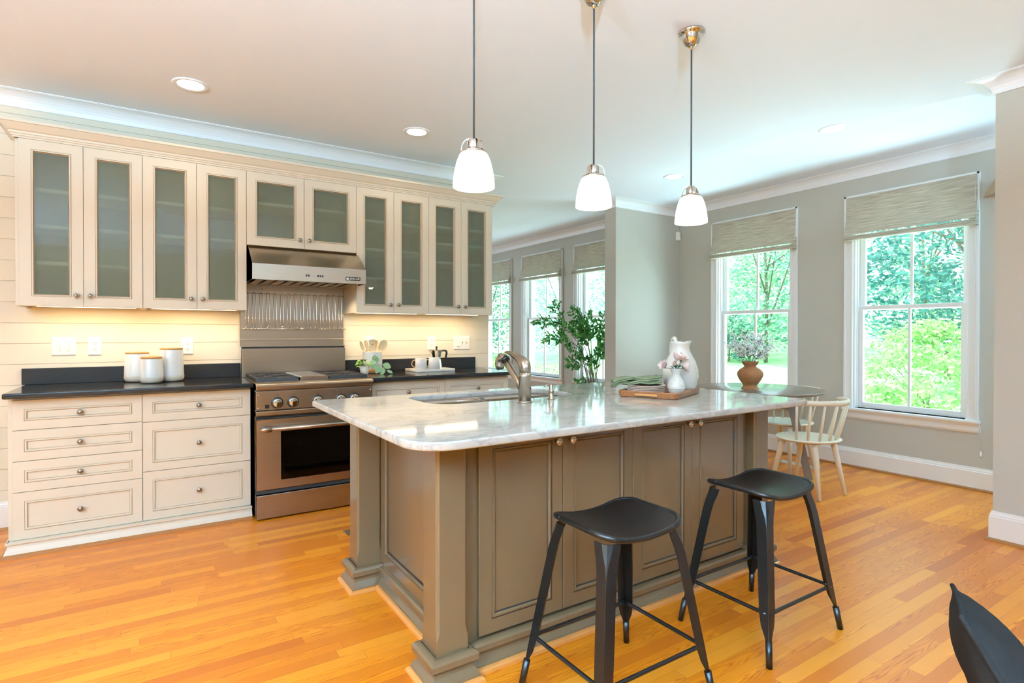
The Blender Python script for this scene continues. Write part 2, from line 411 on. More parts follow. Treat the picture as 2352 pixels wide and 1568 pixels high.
    def build(s, name, mat, parent=None, bevel=0, seg=2, label=None, kind=None, angle=None, open_=False):
        if parent is None:
            xs = list(zip(*s.v)); org = Vector(((min(xs[0])+max(xs[0]))/2, (min(xs[1])+max(xs[1]))/2, min(xs[2])))
            if kind == 'structure': org = Vector((0, 0, 0))
        else: org = origin(parent)
        me = s.mesh(name, org)
        if s.gl:
            me.materials.append(M[mat]); me.materials.append(M['island_glaze' if mat == 'island_paint' else 'cabinet_glaze'])
            for i in s.gl: me.polygons[i].material_index = 1
        o = link(name, me, mat, parent, org if parent is None else (0, 0, 0), label)
        if bevel:
            b = o.modifiers.new('bevel', 'BEVEL'); b.width = bevel; b.segments = seg; b.limit_method = 'ANGLE'; b.angle_limit = R(40); b.harden_normals = False
        if kind: o['kind'] = kind
        return o
def struct(name, mb, mat, bevel=0, parent=None):
    return mb.build(name, mat, parent, bevel=bevel, kind='structure')
def outline(pts, r, n=6):
    """round the corners of a polygon; r one radius or one per corner"""
    out = []; k = len(pts); rr = r if isinstance(r, (list, tuple)) else [r]*k
    for i in range(k):
        p, a, b = Vector(pts[i]), Vector(pts[i-1]), Vector(pts[(i+1) % k])
        if rr[i] <= 0: out.append(tuple(p)); continue
        d0, d1 = (a-p).normalized(), (b-p).normalized(); ang = d0.angle(d1); t = rr[i]/math.tan(ang/2)
        c = p+(d0+d1).normalized()*(rr[i]/math.sin(ang/2)); s0, s1 = p+d0*t-c, p+d1*t-c
        for j in range(n+1):
            a0 = math.atan2(s0.y, s0.x); da = math.atan2(s1.y, s1.x)-a0; da = (da+PI) % (2*PI)-PI; an = a0+da*j/n
            out.append((c.x+rr[i]*math.cos(an), c.y+rr[i]*math.sin(an)))
    return out
def slab(name, outs, z0, z1, bevel, mat, parent=None):
    """flat slab from 2-D outlines (first outer, others holes), edges rounded"""
    cu = bpy.data.curves.new(name, 'CURVE'); cu.dimensions = '2D'; cu.fill_mode = 'BOTH'
    org = origin(parent) if parent else Vector((sum(p[0] for p in outs[0])/len(outs[0]), sum(p[1] for p in outs[0])/len(outs[0]), z0))
    for o in outs:
        sp = cu.splines.new('POLY'); sp.points.add(len(o)-1); sp.use_cyclic_u = True
        for i, p in enumerate(o): sp.points[i].co = (p[0]-org.x, p[1]-org.y, 0, 1)
    cu.extrude = (z1-z0)/2-bevel; cu.bevel_depth = bevel; cu.bevel_resolution = 2; cu.offset = -bevel
    tmp = bpy.data.objects.new('tmp', cu); C.objects.link(tmp)
    dg = bpy.context.evaluated_depsgraph_get(); me = bpy.data.meshes.new_from_object(tmp.evaluated_get(dg))
    bpy.data.objects.remove(tmp); me.name = name
    me.transform(Matrix.Translation((0, 0, (z0+z1)/2-org.z))); me.materials.clear()
    return link(name, me, mat, parent, (0, 0, 0) if parent else org)
def text(body, size, mat, parent, mw, name='lettering', bold=False):
    cu = bpy.data.curves.new(name, 'FONT'); cu.body = body; cu.size = size; cu.extrude = .0004; cu.align_x = 'CENTER'; cu.align_y = 'CENTER'
    tmp = bpy.data.objects.new('tmp', cu); C.objects.link(tmp)
    dg = bpy.context.evaluated_depsgraph_get(); me = bpy.data.meshes.new_from_object(tmp.evaluated_get(dg)); bpy.data.objects.remove(tmp)
    me.transform(Matrix.Translation(-origin(parent)) @ mw); me.name = name; me.materials.clear()
    return link(name, me, mat, parent)
NX, NY = (-1, 0, 0), (0, -1, 0)
FACE = Matrix(((1, 0, 0, 0), (0, 0, -1, 0), (0, 1, 0, 0), (0, 0, 0, 1)))   # flat text turned to face -y

# ================================================================== THE SETTING
ZC = 2.745                       # ceiling
XW, XF, XB = 6.1, 4.868, 5.82    # window wall, near wall end, window wall of the room beyond
XE = 3.39                        # right end of the cabinet wall
struct('floor', MB().box(-3.3, 6.25, -8.6, 5.6, -.06, 0), 'oak_strip')
struct('ceiling', MB().box(-3.3, 6.25, -8.6, 5.6, ZC, ZC+.12), 'ceiling_paint')
# cabinet wall: painted boards with fine open joints
mb = MB()
z = 1.168-.1315*9; hh = .1315; k = 0
while z < ZC:
    z0, z1 = max(z, 0), min(z+hh, ZC)
    if z1 > z0:
        g = .003 if k % 3 else .0048
        mb.box(-3.3, XE, 0, .12, z0+g/2, z1-g/2)
    z += hh; k += 1
mb.box(-3.3, XE-.002, .006, .16, 0, ZC)
struct('wall_back', mb, 'shiplap_paint')
struct('wall_left', MB().box(-3.3, -3.2, -8.6, 5.6, 0, ZC), 'rear_paint')
struct('wall_far', MB().box(-3.2, 6.25, 5.5, 5.6, 0, ZC), 'wall_paint')
struct('wall_stub', MB().box(5.043, XW, -.0226, .159, 0, ZC), 'wall_paint')
struct('wall_near', MB().box(XF, XF+.14, -8.5, -3.44, 0, ZC), 'wall_paint')
def wall_x(name, x, th, y0, y1, holes):
    """wall in the plane x with rectangular openings (ya, yb, za, zb)"""
    mb = MB(); ys = sorted({y0, y1, *[h[0] for h in holes], *[h[1] for h in holes]})
    for a, b in zip(ys, ys[1:]):
        hs = [h for h in holes if h[0] <= a+1e-6 and h[1] >= b-1e-6]
        if not hs: mb.box(x, x+th, a, b, 0, ZC)
        else:
            h = hs[0]; mb.box(x, x+th, a, b, 0, h[2]); mb.box(x, x+th, a, b, h[3], ZC)
    return struct(name, mb, 'wall_paint')
ZS, ZH = .55, 2.43               # window stool top and head
WINS = [(XW, -2.995, -1.983), (XW, -1.53, -.508), (XB, .56, 1.648), (XB, 1.932, 3.02), (XB, 3.328, 4.4)]
CW = .075
wall_x('wall_right', XW, .15, -8.6, -.0226, [(a+CW, b-CW, ZS, ZH) for x, a, b in WINS if x == XW])
wall_x('wall_right_living', XB, .2, .159, 5.5, [(a+CW, b-CW, ZS, ZH) for x, a, b in WINS if x == XB])
struct('wall_rear', MB().box(-3.2, 6.1, -8.6, -8.5, 0, ZC), 'rear_paint')
# crown mouldings (cove) and baseboards
def cove(h=.088, p=.11):
    pts = [(0, ZC-h), (.010, ZC-h)]
    for i in range(7):
        a = i/6*PI/2; pts.append((.012+(p-.024)*(1-math.cos(a)), ZC-h+.006+(h-.012)*math.sin(a)))
    return pts+[(p-.012, ZC-.004), (p, ZC-.004), (p, ZC), (0, ZC)]
struct('trim_1', MB().sweep([(-3.2, 0), (XE, 0), (XE, .16), (-3.2, .16)], cove(), -1), 'trim_white')
struct('trim_2', MB().sweep([(XW, -8.5), (XW, -.0226), (5.043, -.0226), (5.043, .159), (XB, .159), (XB, 5.5), (-3.2, 5.5)], cove(), 1), 'trim_white')
struct('trim_3', MB().sweep([(XF, -8.5), (XF, -3.44), (XF+.14, -3.44), (XF+.14, -8.5)], cove(), 1), 'trim_white')
BB = [(0, 0), (.016, 0), (.016, .145), (.012, .15), (.012, .158), (.008, .166), (.006, .178), (0, .178)]
SH = [(.016, 0), (.034, 0), (.033, .008), (.028, .015), (.020, .019), (.016, .019)]
for nm, path, sd in (('right', [(XW, -8.5), (XW, -.0226), (5.043, -.0226), (5.043, .159), (XB, .159), (XB, 5.5)], 1),
                     ('near', [(XF, -8.5), (XF, -3.44), (XF+.14, -3.44), (XF+.14, -8.5)], 1),
                     ('back', [(-3.2, 0), (-.06, 0)], -1), ('back_end', [(3.28, 0), (XE, 0), (XE, .16)], -1)):
    b = struct('baseboard_'+nm, MB().sweep(path, BB, sd), 'trim_white')
    o = MB().sweep(path, SH, sd).build('shoe_moulding', 'shoe_dark', b, label='brown oak shoe moulding')

# ------------------------------------------------------------------ windows
def window(n, x, y0, y1):
    w = bpy.data.objects.new('window_%d' % n, None); C.objects.link(w); w.location = (x, (y0+y1)/2, ZS); w['kind'] = 'structure'
    a, b = y0+CW, y1-CW
    cas = MB()
    for q0, q1 in ((y0, a), (b, y1)):
        cas.box(x-.018, x, q0, q1, ZS, ZH+CW)
        o0, o1 = (q0, q0+.018) if q0 == y0 else (q1-.018, q1)
        cas.box(x-.028, x-.018, o0, o1, ZS, ZH+CW)
        i0, i1 = (q1-.014, q1-.004) if q0 == y0 else (q0+.004, q0+.014)
        cas.box(x-.022, x-.018, i0, i1, ZS, ZH)
    cas.box(x-.018, x, a, b, ZH, ZH+CW); cas.box(x-.028, x-.018, y0, y1, ZH+CW-.018, ZH+CW)
    cas.build('casing', 'trim_white', w, bevel=.002)
    jb = MB()
    jb.box(x, x+.148, a-.001, a+.014, ZS, ZH); jb.box(x, x+.148, b-.014, b+.001, ZS, ZH); jb.box(x, x+.148, a, b, ZH-.014, ZH)
    jb.box(x+.030, x+.040, a+.014, a+.024, ZS, ZH); jb.box(x+.030, x+.040, b-.024, b-.014, ZS, ZH)
    jb.build('jamb', 'trim_white', w)
    sl = MB().box(x-.045, x+.148, y0-.012, y1+.012, ZS-.022, ZS)
    sl.build('sill', 'trim_white', w, bevel=.004)
    ap = MB().sweep([(x, y0-.002), (x, y1+.002)], [(0, ZS-.10), (.010, ZS-.10), (.014, ZS-.09), (.018, ZS-.085), (.018, ZS-.05), (.03, ZS-.03), (.034, ZS-.022), (0, ZS-.022)], 1)
    ap.build('apron', 'trim_white', w)
    ym = (a+b)/2; zr = 1.468
    for nm, xx, z0, z1, top in (('lower_sash', x+.045, ZS+.002, zr+.02, 0), ('upper_sash', x+.085, zr-.02, ZH-.012, 1)):
        s = MB(); c0, c1 = a+.015, b-.015; st = .046; bt = .05 if not top else .036; tp = .036
        s.box(xx, xx+.036, c0, c0+st, z0, z1); s.box(xx, xx+.036, c1-st, c1, z0, z1)
        s.box(xx, xx+.036, c0+st, c1-st, z0, z0+bt); s.box(xx, xx+.036, c0+st, c1-st, z1-tp, z1)
        s.box(xx+.006, xx+.030, ym-.011, ym+.011, z0+bt, z1-tp)
        so = s.build(nm, 'trim_white', w, bevel=.003)
        MB().box(xx+.016, xx+.019, c0+st-.003, c1-st+.003, z0+bt-.003, z1-tp+.003).build('glass', 'window_glass', so)
    return w
for i, (x, a, b) in enumerate(WINS): window(i+1, x, a, b)
# daylight entering by each window: sky light hung outside above the head, tilted down into the room
for x, a, b in WINS:
    lamp('window_daylight', 'AREA', (x+1.0, (a+b)/2, 3.1), WIN_W*2.2, DAY, (0, R(42), 0), shape='RECTANGLE', size=1.1, size_y=1.3)
    # lamp added low outside, hidden below the sill, to boost lawn bounce
    lamp('lawn_fill', 'AREA', (x+.85, (a+b)/2, .05), LAWN_W*(2 if x == XW else .6), DAY, (0, R(142), 0), shape='RECTANGLE', size=.9, size_y=1.3)
# cool fill lamp added at the unseen, windowless far wall
lamp('far_fill', 'AREA', (2.6, 5.4, 1.5), FAR_W, DAY, (R(-90), 0, 0), shape='RECTANGLE', size=4, size_y=1.9)

# ------------------------------------------------------------------ roman shades
def shade(x, y0, y1, label):
    t = thing('roman_shade', label, 'window shade', (x-.03, (y0+y1)/2, 2.07), 'roman shades')
    a, b = y0+.012, y1-.02; xf = x-.032
    th = MB(); prof = []
    for i in range(15):
        u = i/14; z = 2.485-.345*u; prof.append((xf-.045*max(0, (u-.45)/.55)**2, z))
    back = [(px+.004, pz) for px, pz in prof]
    th.prism([(p[0], p[1]) for p in prof]+back[::-1], 'y', a, b)
    th.build('panel', 'linen_shade', t)
    for k, (dz, dx) in enumerate(((0, -.05), (.014, -.046), (.028, -.040))):
        xx = xf+dx; z0 = 2.085+dz
        f = MB(); pr = []
        for i in range(9):
            an = -PI/2+PI*i/8; pr.append((xx+.012-.012*math.cos(an)-.004, z0+.009+.009*math.sin(an)))
        f.prism(pr+[(xf-.004, z0+.018), (xf-.004, z0)], 'y', a-.004, b+.004)
        f.build('fold', 'linen_shade', t)
    MB().box(xf-.002, x-.028, a, b, 2.47, 2.488).build('headrail', 'linen_shade', t)
    # folded side ends of the cloth
    MB().prism([(xf-.05, 2.085), (x-.03, 2.085), (x-.03, 2.20), (xf-.015, 2.20), (xf-.05, 2.14)], 'y', a-.010, a-.004).build('side_fold', 'linen_shade', t)
    return t
SHL = {0: 'tan woven roman shade on the larger window nearest the near wall corner',
       1: 'tan woven roman shade on the window behind the dining table vase',
       2: 'pale roman shade partly hidden behind the grey wall end',
       3: 'pale roman shade on the middle window of the room beyond',
       4: 'pale roman shade half hidden by the upper cabinets'}
shades = [shade(x, a, b, SHL[i]) for i, (x, a, b) in enumerate(WINS)]
t = shades[0]
MB().tube([(XW-.034, -2.972, 2.40), (XW-.036, -2.974, 1.4), (XW-.05, -2.985, .6), (XW-.05, -3.02, .50), (XW-.045, -3.02, .33)], .0018, 6).build('pull_cord', 'white_plastic', t)
MB().lathe([(.002, .045), (.008, .03), (.010, .01), (.006, 0)][::-1], (XW-.045, -3.02, .275), 12).build('cord_tassel', 'white_plastic', t)

# ================================================================== UPPER CABINETS
KNOB = MB().lathe([(.0075, 0), (.0065, .008), (.007, .014), (.0145, .018), (.0155, .022), (.0148, .025), (.0122, .0265), (.0118, .0255), (.0105, .0275), (.006, .030), (0.0001, .031)], seg=20, axis='-y').mesh('knob')
KNOB2 = KNOB.copy()
def knob(parent, p, mesh=KNOB, mat='knob_metal'): return link('knob', mesh, mat, parent, Vector(p)-origin(parent))
YU = -.3705
def glass_door(parent, x0, x1, z0, z1, kx, kz):
    g = .0012; d = MB(); x0 += g; x1 -= g; z0 += .001; z1 -= .001
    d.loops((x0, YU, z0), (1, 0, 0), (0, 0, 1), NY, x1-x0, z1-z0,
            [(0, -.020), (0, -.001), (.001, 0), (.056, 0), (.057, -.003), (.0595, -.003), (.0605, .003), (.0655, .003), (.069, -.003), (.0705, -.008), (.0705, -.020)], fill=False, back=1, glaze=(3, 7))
    # close the back rim
    o = d.build('door', 'cabinet_paint', parent)
    s = .0695
    MB().box(x0+s, x1-s, YU+.010, YU+.0135, z0+s, z1-s).build('glass', 'frosted_glass', o, label='frosted pale green glass pane')
    knob(o, (kx, YU, kz))
    return o
def upper(label, x0, x1, z0, z1, ks):
    t = thing('wall_cabinet', label, 'cabinet', ((x0+x1)/2, -.17, z0), 'glass fronted upper cabinets')
    yb = YU+.0205; b = MB(); T = .018; e0 = .018 if x0 == 0 else 0; e1 = .018 if x1 > 3.1 else 0
    b.box(x0-e0, x0-e0+T, yb, -.001, z0, z1); b.box(x1+e1-T, x1+e1, yb, -.001, z0, z1)
    b.box(x0-e0+T, x1+e1-T, yb, -.001, z0+.016, z0+.034); b.box(x0-e0+T, x1+e1-T, yb, -.001, z1-T, z1)
    b.box(x0-e0+T, x1+e1-T, yb, yb+.018, z0, z0+.016)
    b.build('body', 'cabinet_paint', t, bevel=.001)
    MB().box(x0+T, x1-T, -.012, -.004, z0+.034, z1-T).build('back_panel', 'cabinet_inside', t)
    zs = ks
    for zz in zs:
        mb = MB().box(x0+T, x1-T, yb+.026, -.012, zz-.013, zz+.013)
        mb.tube([(x0+T, yb+.026, zz), (x1-T, yb+.026, zz)], .013, 12)
        mb.build('shelf', 'trim_white', t)
    xm = (x0+x1)/2; kz = z0+.068 if z1-z0 > .8 else z0+.062
    glass_door(t, x0, xm, z0, z1, xm-.034, kz); glass_door(t, xm, x1, z0, z1, xm+.034, kz)
    return t
ZU, ZT, ZM = 1.395, 2.374, 1.855
XS = [0, .6025, 1.2087, 1.9845, 2.593, 3.204]
upper('tall glass door wall cabinet at the far left end above the switches', XS[0], XS[1], ZU, ZT, (2.09, 1.875, 1.655))
upper('tall glass door wall cabinet directly left of the range hood', XS[1], XS[2], ZU, ZT, (2.09, 1.875))
upper('short glass door wall cabinet above the steel range hood', XS[2], XS[3], ZM, ZT, (2.165,))
upper('tall glass door wall cabinet directly right of the range hood', XS[3], XS[4], ZU, ZT, (2.125, 1.90, 1.67))
upper('tall glass door wall cabinet at the right end of the wall', XS[4], XS[5], ZU, ZT, (2.14, 2.00, 1.84))
CORN = [(0, 2.374), (.008, 2.374), (.008, 2.384), (.014, 2.386), (.016, 2.394), (.022, 2.398), (.024, 2.408), (.034, 2.414), (.050, 2.432), (.062, 2.446), (.070, 2.448), (.070, 2.462), (0, 2.462)]
o = MB().sweep([(-.018, -.001), (-.018, YU+.004), (3.222, YU+.004), (3.222, -.001)], CORN, -1)
tag(o.build('cabinet_cornice', 'cabinet_paint'), 'stepped cream cornice running along the tops of all upper cabinets', 'moulding')
# light bars below the upper cabinets
for i, (x0, x1, lab) in enumerate(((.05, .57, 'slim light bar under the leftmost upper cabinet'), (.64, 1.17, 'slim light bar under the upper cabinet left of the hood'),
                                   (2.02, 2.56, 'slim light bar under the upper cabinet right of the hood'), (2.63, 3.16, 'slim light bar under the rightmost upper cabinet'))):
    t = thing('under_cabinet_light', lab, 'light', ((x0+x1)/2, -.20, ZU+.004), 'under cabinet light bars')
    MB().box(x0, x1, -.225, -.175, ZU+.004, ZU+.0155).build('housing', 'white_plastic', t)
    MB().box(x0+.01, x1-.01, -.220, -.180, ZU+.0025, ZU+.004).build('lens', 'strip_lens', t)
    lamp('under_cabinet_lamp', 'AREA', ((x0+x1)/2, -.20, ZU+.001), UNDER_W, WARM, shape='RECTANGLE', size=x1-x0-.02, size_y=.05)

# ================================================================== BASE CABINETS
YB = -.5815
PANEL = [(0, -.020), (0, -.001), (.001, 0), (.050, 0), (.051, -.003), (.0535, -.003), (.0545, .003), (.0595, .003), (.063, -.003), (.0645, -.007)]
def front(parent, name, x0, x1, z0, z1, kn=True):
    g = .0014
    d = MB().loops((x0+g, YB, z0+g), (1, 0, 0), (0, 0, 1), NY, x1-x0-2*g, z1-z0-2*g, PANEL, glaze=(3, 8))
    o = d.build(name, 'cabinet_paint', parent)
    if kn: knob(o, ((x0+x1)/2, YB+.006, (z0+z1)/2))
    return o
def base_unit(label, x0, x1, cuts, left=False, doors=False):
    t = thing('base_cabinet', label, 'cabinet', ((x0+x1)/2, -.3, 0), 'cream base cabinets')
    MB().box(x0-(.02 if left else 0), x1, YB+.0205, -.022, .084, .874).build('body', 'cabinet_paint', t)
    for z1, z0 in zip(cuts, cuts[1:]): front(t, 'drawer', x0, x1, z0, z1)
    if doors:
        xm = (x0+x1)/2; front(t, 'door', x0, xm, .084, cuts[-1], 0); front(t, 'door', xm, x1, .084, cuts[-1], 0)
    return t
base_unit('cream base cabinet with four drawers at the far left end', 0, .5998, (.8628, .6936, .5206, .3484, .0841), True)
base_unit('cream base cabinet with three drawers beside the steel range', .5998, 1.2032, (.8628, .6888, .3842, .0841))
base_unit('cream base cabinet directly right of the range', 2.012, 2.640, (.8628, .69), doors=True)
base_unit('cream base cabinet at the right end of the wall run', 2.640, 3.250, (.8628, .69), doors=True)
TOE = [(0, 0), (.014, 0), (.014, .018), (.010, .030), (.002, .050), (.0, .060), (0, .066), (.008, .070), (.008, .082), (0, .083)]
for path, lab in (([(-.02, -.03), (-.02, -.6), (1.207, -.6)], 'cream base moulding along the foot of the left cabinets'),
                  ([(2.012, -.6), (3.25, -.6), (3.25, -.03)], 'cream base moulding along the foot of the right cabinets')):
    t = thing('base_moulding', lab, 'moulding', (path[1][0], -.6, 0))
    MB().sweep(path, TOE, -1).build('board', 'cabinet_paint', t)
    MB().sweep(path, [(.014, 0), (.030, 0), (.028, .010), (.021, .016), (.014, .017)], -1).build('shoe_moulding', 'shoe_dark', t, label='brown oak shoe moulding')
    q = path
    x0, x1 = (min(p[0] for p in q), max(p[0] for p in q)); MB().box(x0+.005, x1-.005, -.595, -.03, .002, .0835).build('plinth', 'cabinet_paint', t)
# black stone worktops with upstands
for x0, x1, u0, u1, lab in ((-.03, 1.214, -.0425, 1.2095, 'black stone worktop left of the range'), (2.006, 3.275, 2.003, 3.235, 'black stone worktop right of the range')):
    t = thing('worktop', lab, 'worktop', ((x0+x1)/2, -.33, .876))
    rr = (.004, .004, .03, .004) if x0 > 1 else (.004, .004, .004, .004)
    slab('slab', [outline([(x0, -.6553), (x1, -.6553), (x1, -.001), (x0, -.001)], .012)], .876, .906, .006, 'black_stone', t)
    MB().box(u0, u1, -.021, -.0005, .9062, 1.0095).build('upstand', 'black_stone', t, bevel=.002)

# ================================================================== RANGE
RX0, RX1, YR = 1.2185, 2.0005, -.7032
t = thing('gas_range', 'stainless steel gas range with oven between the base cabinets', 'range', (1.61, -.38, 0))
MB().box(RX0, RX1, -.655, -.065, .02, .905).build('body', 'steel', t, bevel=.002)
mb = MB()
for x in (RX0+.05, RX1-.05):
    for y in (-.6, -.12): mb.lathe([(.018, 0), (.018, .022)], (x, y, 0), 12)
mb.build('foot', 'black_plastic', t)
nose = MB().prism([(-.64, .905), (-.64, .857), (YR-.004, .857), (YR-.014, .864), (YR-.016, .885), (YR-.008, .897), (YR+.012, .902), (YR+.03, .905)], 'x', RX0-.001, RX1+.001)
nose.build('front_rail', 'steel', t, bevel=.002)
MB().box(RX0+.006, RX1-.006, -.645, -.075, .9052, .909).build('cooktop', 'steel', t)
cp = MB().box(RX0, RX1, YR+.004, -.655, .726, .852).build('control_panel', 'steel', t, bevel=.003)
for x in (1.233, 1.984):
    for z in (.826, .742): MB().lathe([(.006, 0), (.005, .003), (.0001, .004)], (x, YR+.004, z), 12, '-y').build('screw', 'chrome', cp)
MB().box(1.274, 1.300, YR+.0015, YR+.004, .738, .762).build('indicator', 'black_plastic', cp, label='black square indicator')
for x in (1.348, 1.448, 1.609, 1.766, 1.863):
    kb = MB().lathe([(.038, 0), (.038, .006), (.033, .010), (.030, .010)], (x, YR+.004, .772), 28, '-y').build('knob_bezel', 'black_plastic', cp)
    mb = MB().lathe([(.029, .008), (.029, .022), (.026, .028), (.0001, .029)], (x, YR+.004, .772), 28, '-y')
    mb.prism([(x-.009, .782), (x-.011, .742), (x+.011, .742), (x+.009, .782)], 'y', YR-.040, YR-.020)
    mb.build('burner_knob', 'chrome', t, bevel=.002)
    pr = MB()
    for dx0, dx1, dz in ((-.016, -.004, .0), (0, .009, -.006), (0, .009, .006)): pr.box(x+dx0, x+dx1, YR+.0032, YR+.004, .822+dz, .8235+dz)
    for i in range(9):
        an = PI*(.1+.8*i/8); pr.box(x+.035*math.cos(an)-.001, x+.035*math.cos(an)+.001, YR-.0025, YR-.0018, .772+.035*math.sin(an)-.001, .772+.035*math.sin(an)+.001)
    pr.box(x+.0, x+.001, YR+.0032, YR+.004, .816, .828); pr.box(x+.008, x+.009, YR+.0032, YR+.004, .816, .828)
    pr.build('dial_marking', 'faceplate_print', cp)
MB().prism([(-.66, .690), (YR-.012, .690), (YR-.018, .696), (YR-.018, .716), (YR-.012, .722), (-.66, .722)], 'x', RX0-.004, RX1+.004).build('towel_rail_trim', 'steel', t)
MB().box(RX0+.003, RX1-.003, YR+.03, -.64, .03, .69).build('oven_gap', 'black_iron', t)
# oven door with window
dr = MB(); wx0, wx1, wz0, wz1 = 1.370, 1.849, .257, .582
dz0, dz1 = .202, .666; yd = YR-.004
dr.box(RX0+.001, wx0, yd, YR+.028, dz0, dz1); dr.box(wx1, RX1-.001, yd, YR+.028, dz0, dz1)
dr.box(wx0, wx1, yd, YR+.028, dz0, wz0); dr.box(wx0, wx1, yd, YR+.028, wz1, dz1)
door = dr.build('oven_door', 'steel', t)
slab_o = outline([(wx0, wz0), (wx1, wz0), (wx1, wz1), (wx0, wz1)], .012)
MB().prism(slab_o, 'y', yd-.0012, yd+.003).build('window_pane', 'oven_glass', door, label='dark oven window glass')
hb = MB().tube([(1.246, yd-.048, .606), (1.976, yd-.048, .606)], .0135, 16)
hb.tube([(1.238, yd-.048, .606), (1.302, yd-.048, .606)], .0165, 16); hb.tube([(1.920, yd-.048, .606), (1.984, yd-.048, .606)], .0165, 16)
for x in (1.262, 1.960): hb.tube([(x, yd, .606), (x, yd-.048, .606)], .0125, 12)
hb.build('handle', 'steel', door)
for zz in (.475, .425, .36, .325):
    rk = MB(); 
    rk.tube([(wx0+.01, YR+.012, zz), (wx1-.01, YR+.012, zz)], .003, 6)
    for i in range(15): x = wx0+.03+i*.03; rk.tube([(x, YR+.012, zz+.002), (x, YR+.024, zz+.002)], .0015, 5)
    rk.build('oven_rack', 'nickel', t)
MB().box(RX0+.001, RX1-.001, YR-.004, YR+.028, .012, .166).build('kick_panel', 'steel', t, bevel=.002)
MB().box(RX0-.002, RX1+.002, YR+.02, YR+.04, .170, .198).build('vent_slot', 'black_iron', t)
# backguard
bgd = MB().box(1.2135, 1.985, -.064, -.024, .909, 1.117).build('backguard', 'steel', t, bevel=.002)
MB().box(1.2135, 1.985, -.064, -.024, 1.131, 1.135).build('backguard_lip', 'steel', t)
MB().box(1.217, 1.982, -.050, -.026, 1.117, 1.131).build('backguard_slot', 'black_iron', t)
# grates and centre cover
def grate(x0, x1, y0, y1):
    mb = MB(); z0, z1 = .9095, .932; w = .012
    mb.hexa([(x0, y0, z0), (x1, y0, z0), (x1, y0+w*1.2, z0), (x0, y0+w*1.2, z0)], [(x0+.003, y0+.003, z1), (x1-.003, y0+.003, z1), (x1-.003, y0+w, z1), (x0+.003, y0+w, z1)])
    mb.box(x0, x1, y1-w, y1, z0, z1); mb.box(x0, x0+w, y0+w*1.2, y1-w, z0, z1); mb.box(x1-w, x1, y0+w*1.2, y1-w, z0, z1)
    ym = (y0+y1)/2; mb.box(x0+w, x1-w, ym-w/2, ym+w/2, z0+.006, z1)
    xm = (x0+x1)/2
    for yc in ((y0+ym)/2, (ym+y1)/2):
        for k in range(8):
            an = PI/8+k*PI/4; r0 = .030; r1 = min((xm-x0)/max(.01, abs(math.cos(an))), (ym-y0)/2/max(.01, abs(math.sin(an))))
            mb.tube([(xm+r0*math.cos(an), yc+r0*math.sin(an), z1-.005), (xm+(r1-.004)*math.cos(an), yc+(r1-.004)*math.sin(an), z1-.005)], .0052, 4, smooth=False)
    return mb
for x0, x1 in ((1.232, 1.502), (1.712, 1.988)):
    gr = grate(x0, x1, -.625, -.135).build('grate', 'black_iron', t)
    for yc in (-.5025, -.2575):
        MB().lathe([(.045, .909), (.045, .914), (.030, .918), (.030, .924), (.0001, .925)], ((x0+x1)/2, yc, 0), 24).build('burner', 'black_iron', t)
gc = MB().prism([(1.512, .9092), (1.702, .9092), (1.702, .930), (1.690, .936), (1.524, .936), (1.512, .930)], 'y', -.63, -.10).build('centre_cover', 'steel', t, bevel=.002)

# steel wall sheet behind the range, with wire rack
t = thing('steel_splashback', 'stainless steel wall sheet between range and hood', 'splashback', (1.597, -.012, 1.135))
MB().box(1.2095, 1.983, -.020, -.0025, 1.136, 1.60).build('sheet', 'steel', t)
MB().box(1.208, 1.984, -.026, -.020, 1.178, 1.190).build('ledge', 'steel', t, bevel=.002)
for x in (1.36, 1.78): MB().lathe([(.006, 0), (.004, .003), (.0001, .0035)], (x, -.020, 1.573), 10, '-y').build('screw', 'chrome', t)
t = thing('wire_rack', 'chrome wire utensil rack on the steel wall sheet', 'rack', (1.6, -.04, 1.26))
mb = MB().tube([(1.216, -.062, 1.268), (1.992, -.062, 1.268)], .0032, 8)
for a in (1.222, 1.985): mb.tube([(a, -.0205, 1.268), (a, -.062, 1.268)], .0032, 6)
mb.build('rail', 'chrome', t)
NH = 15; pw = (1.978-1.228)/NH
for i in range(NH):
    x = 1.228+pw*(i+.25); w = pw*.42; pts = [(x, -.060, 1.268), (x, -.045, 1.35), (x, -.034, 1.535)]
    pts += [(x+w*.5-w*.5*math.cos(PI*k/6), -.033, 1.535+w*.5*math.sin(PI*k/6)) for k in range(1, 6)] + [(x+w, -.034, 1.535), (x+w, -.045, 1.35), (x+w, -.060, 1.268)]
    MB().tube(pts, .0022, 6).build('hairpin_wire', 'chrome', t)
    cx = x+w*.5; hk = [(cx+.011*math.cos(a_), -.067, 1.272+.016*math.sin(a_)) for a_ in [PI*k/8 for k in range(-1, 10)]]
    MB().tube(hk, .0018, 6).build('hook', 'chrome', t)
MB().tube([(1.228, -.034, 1.538), (1.985, -.034, 1.538)], .0022, 6).build('rail', 'chrome', t)

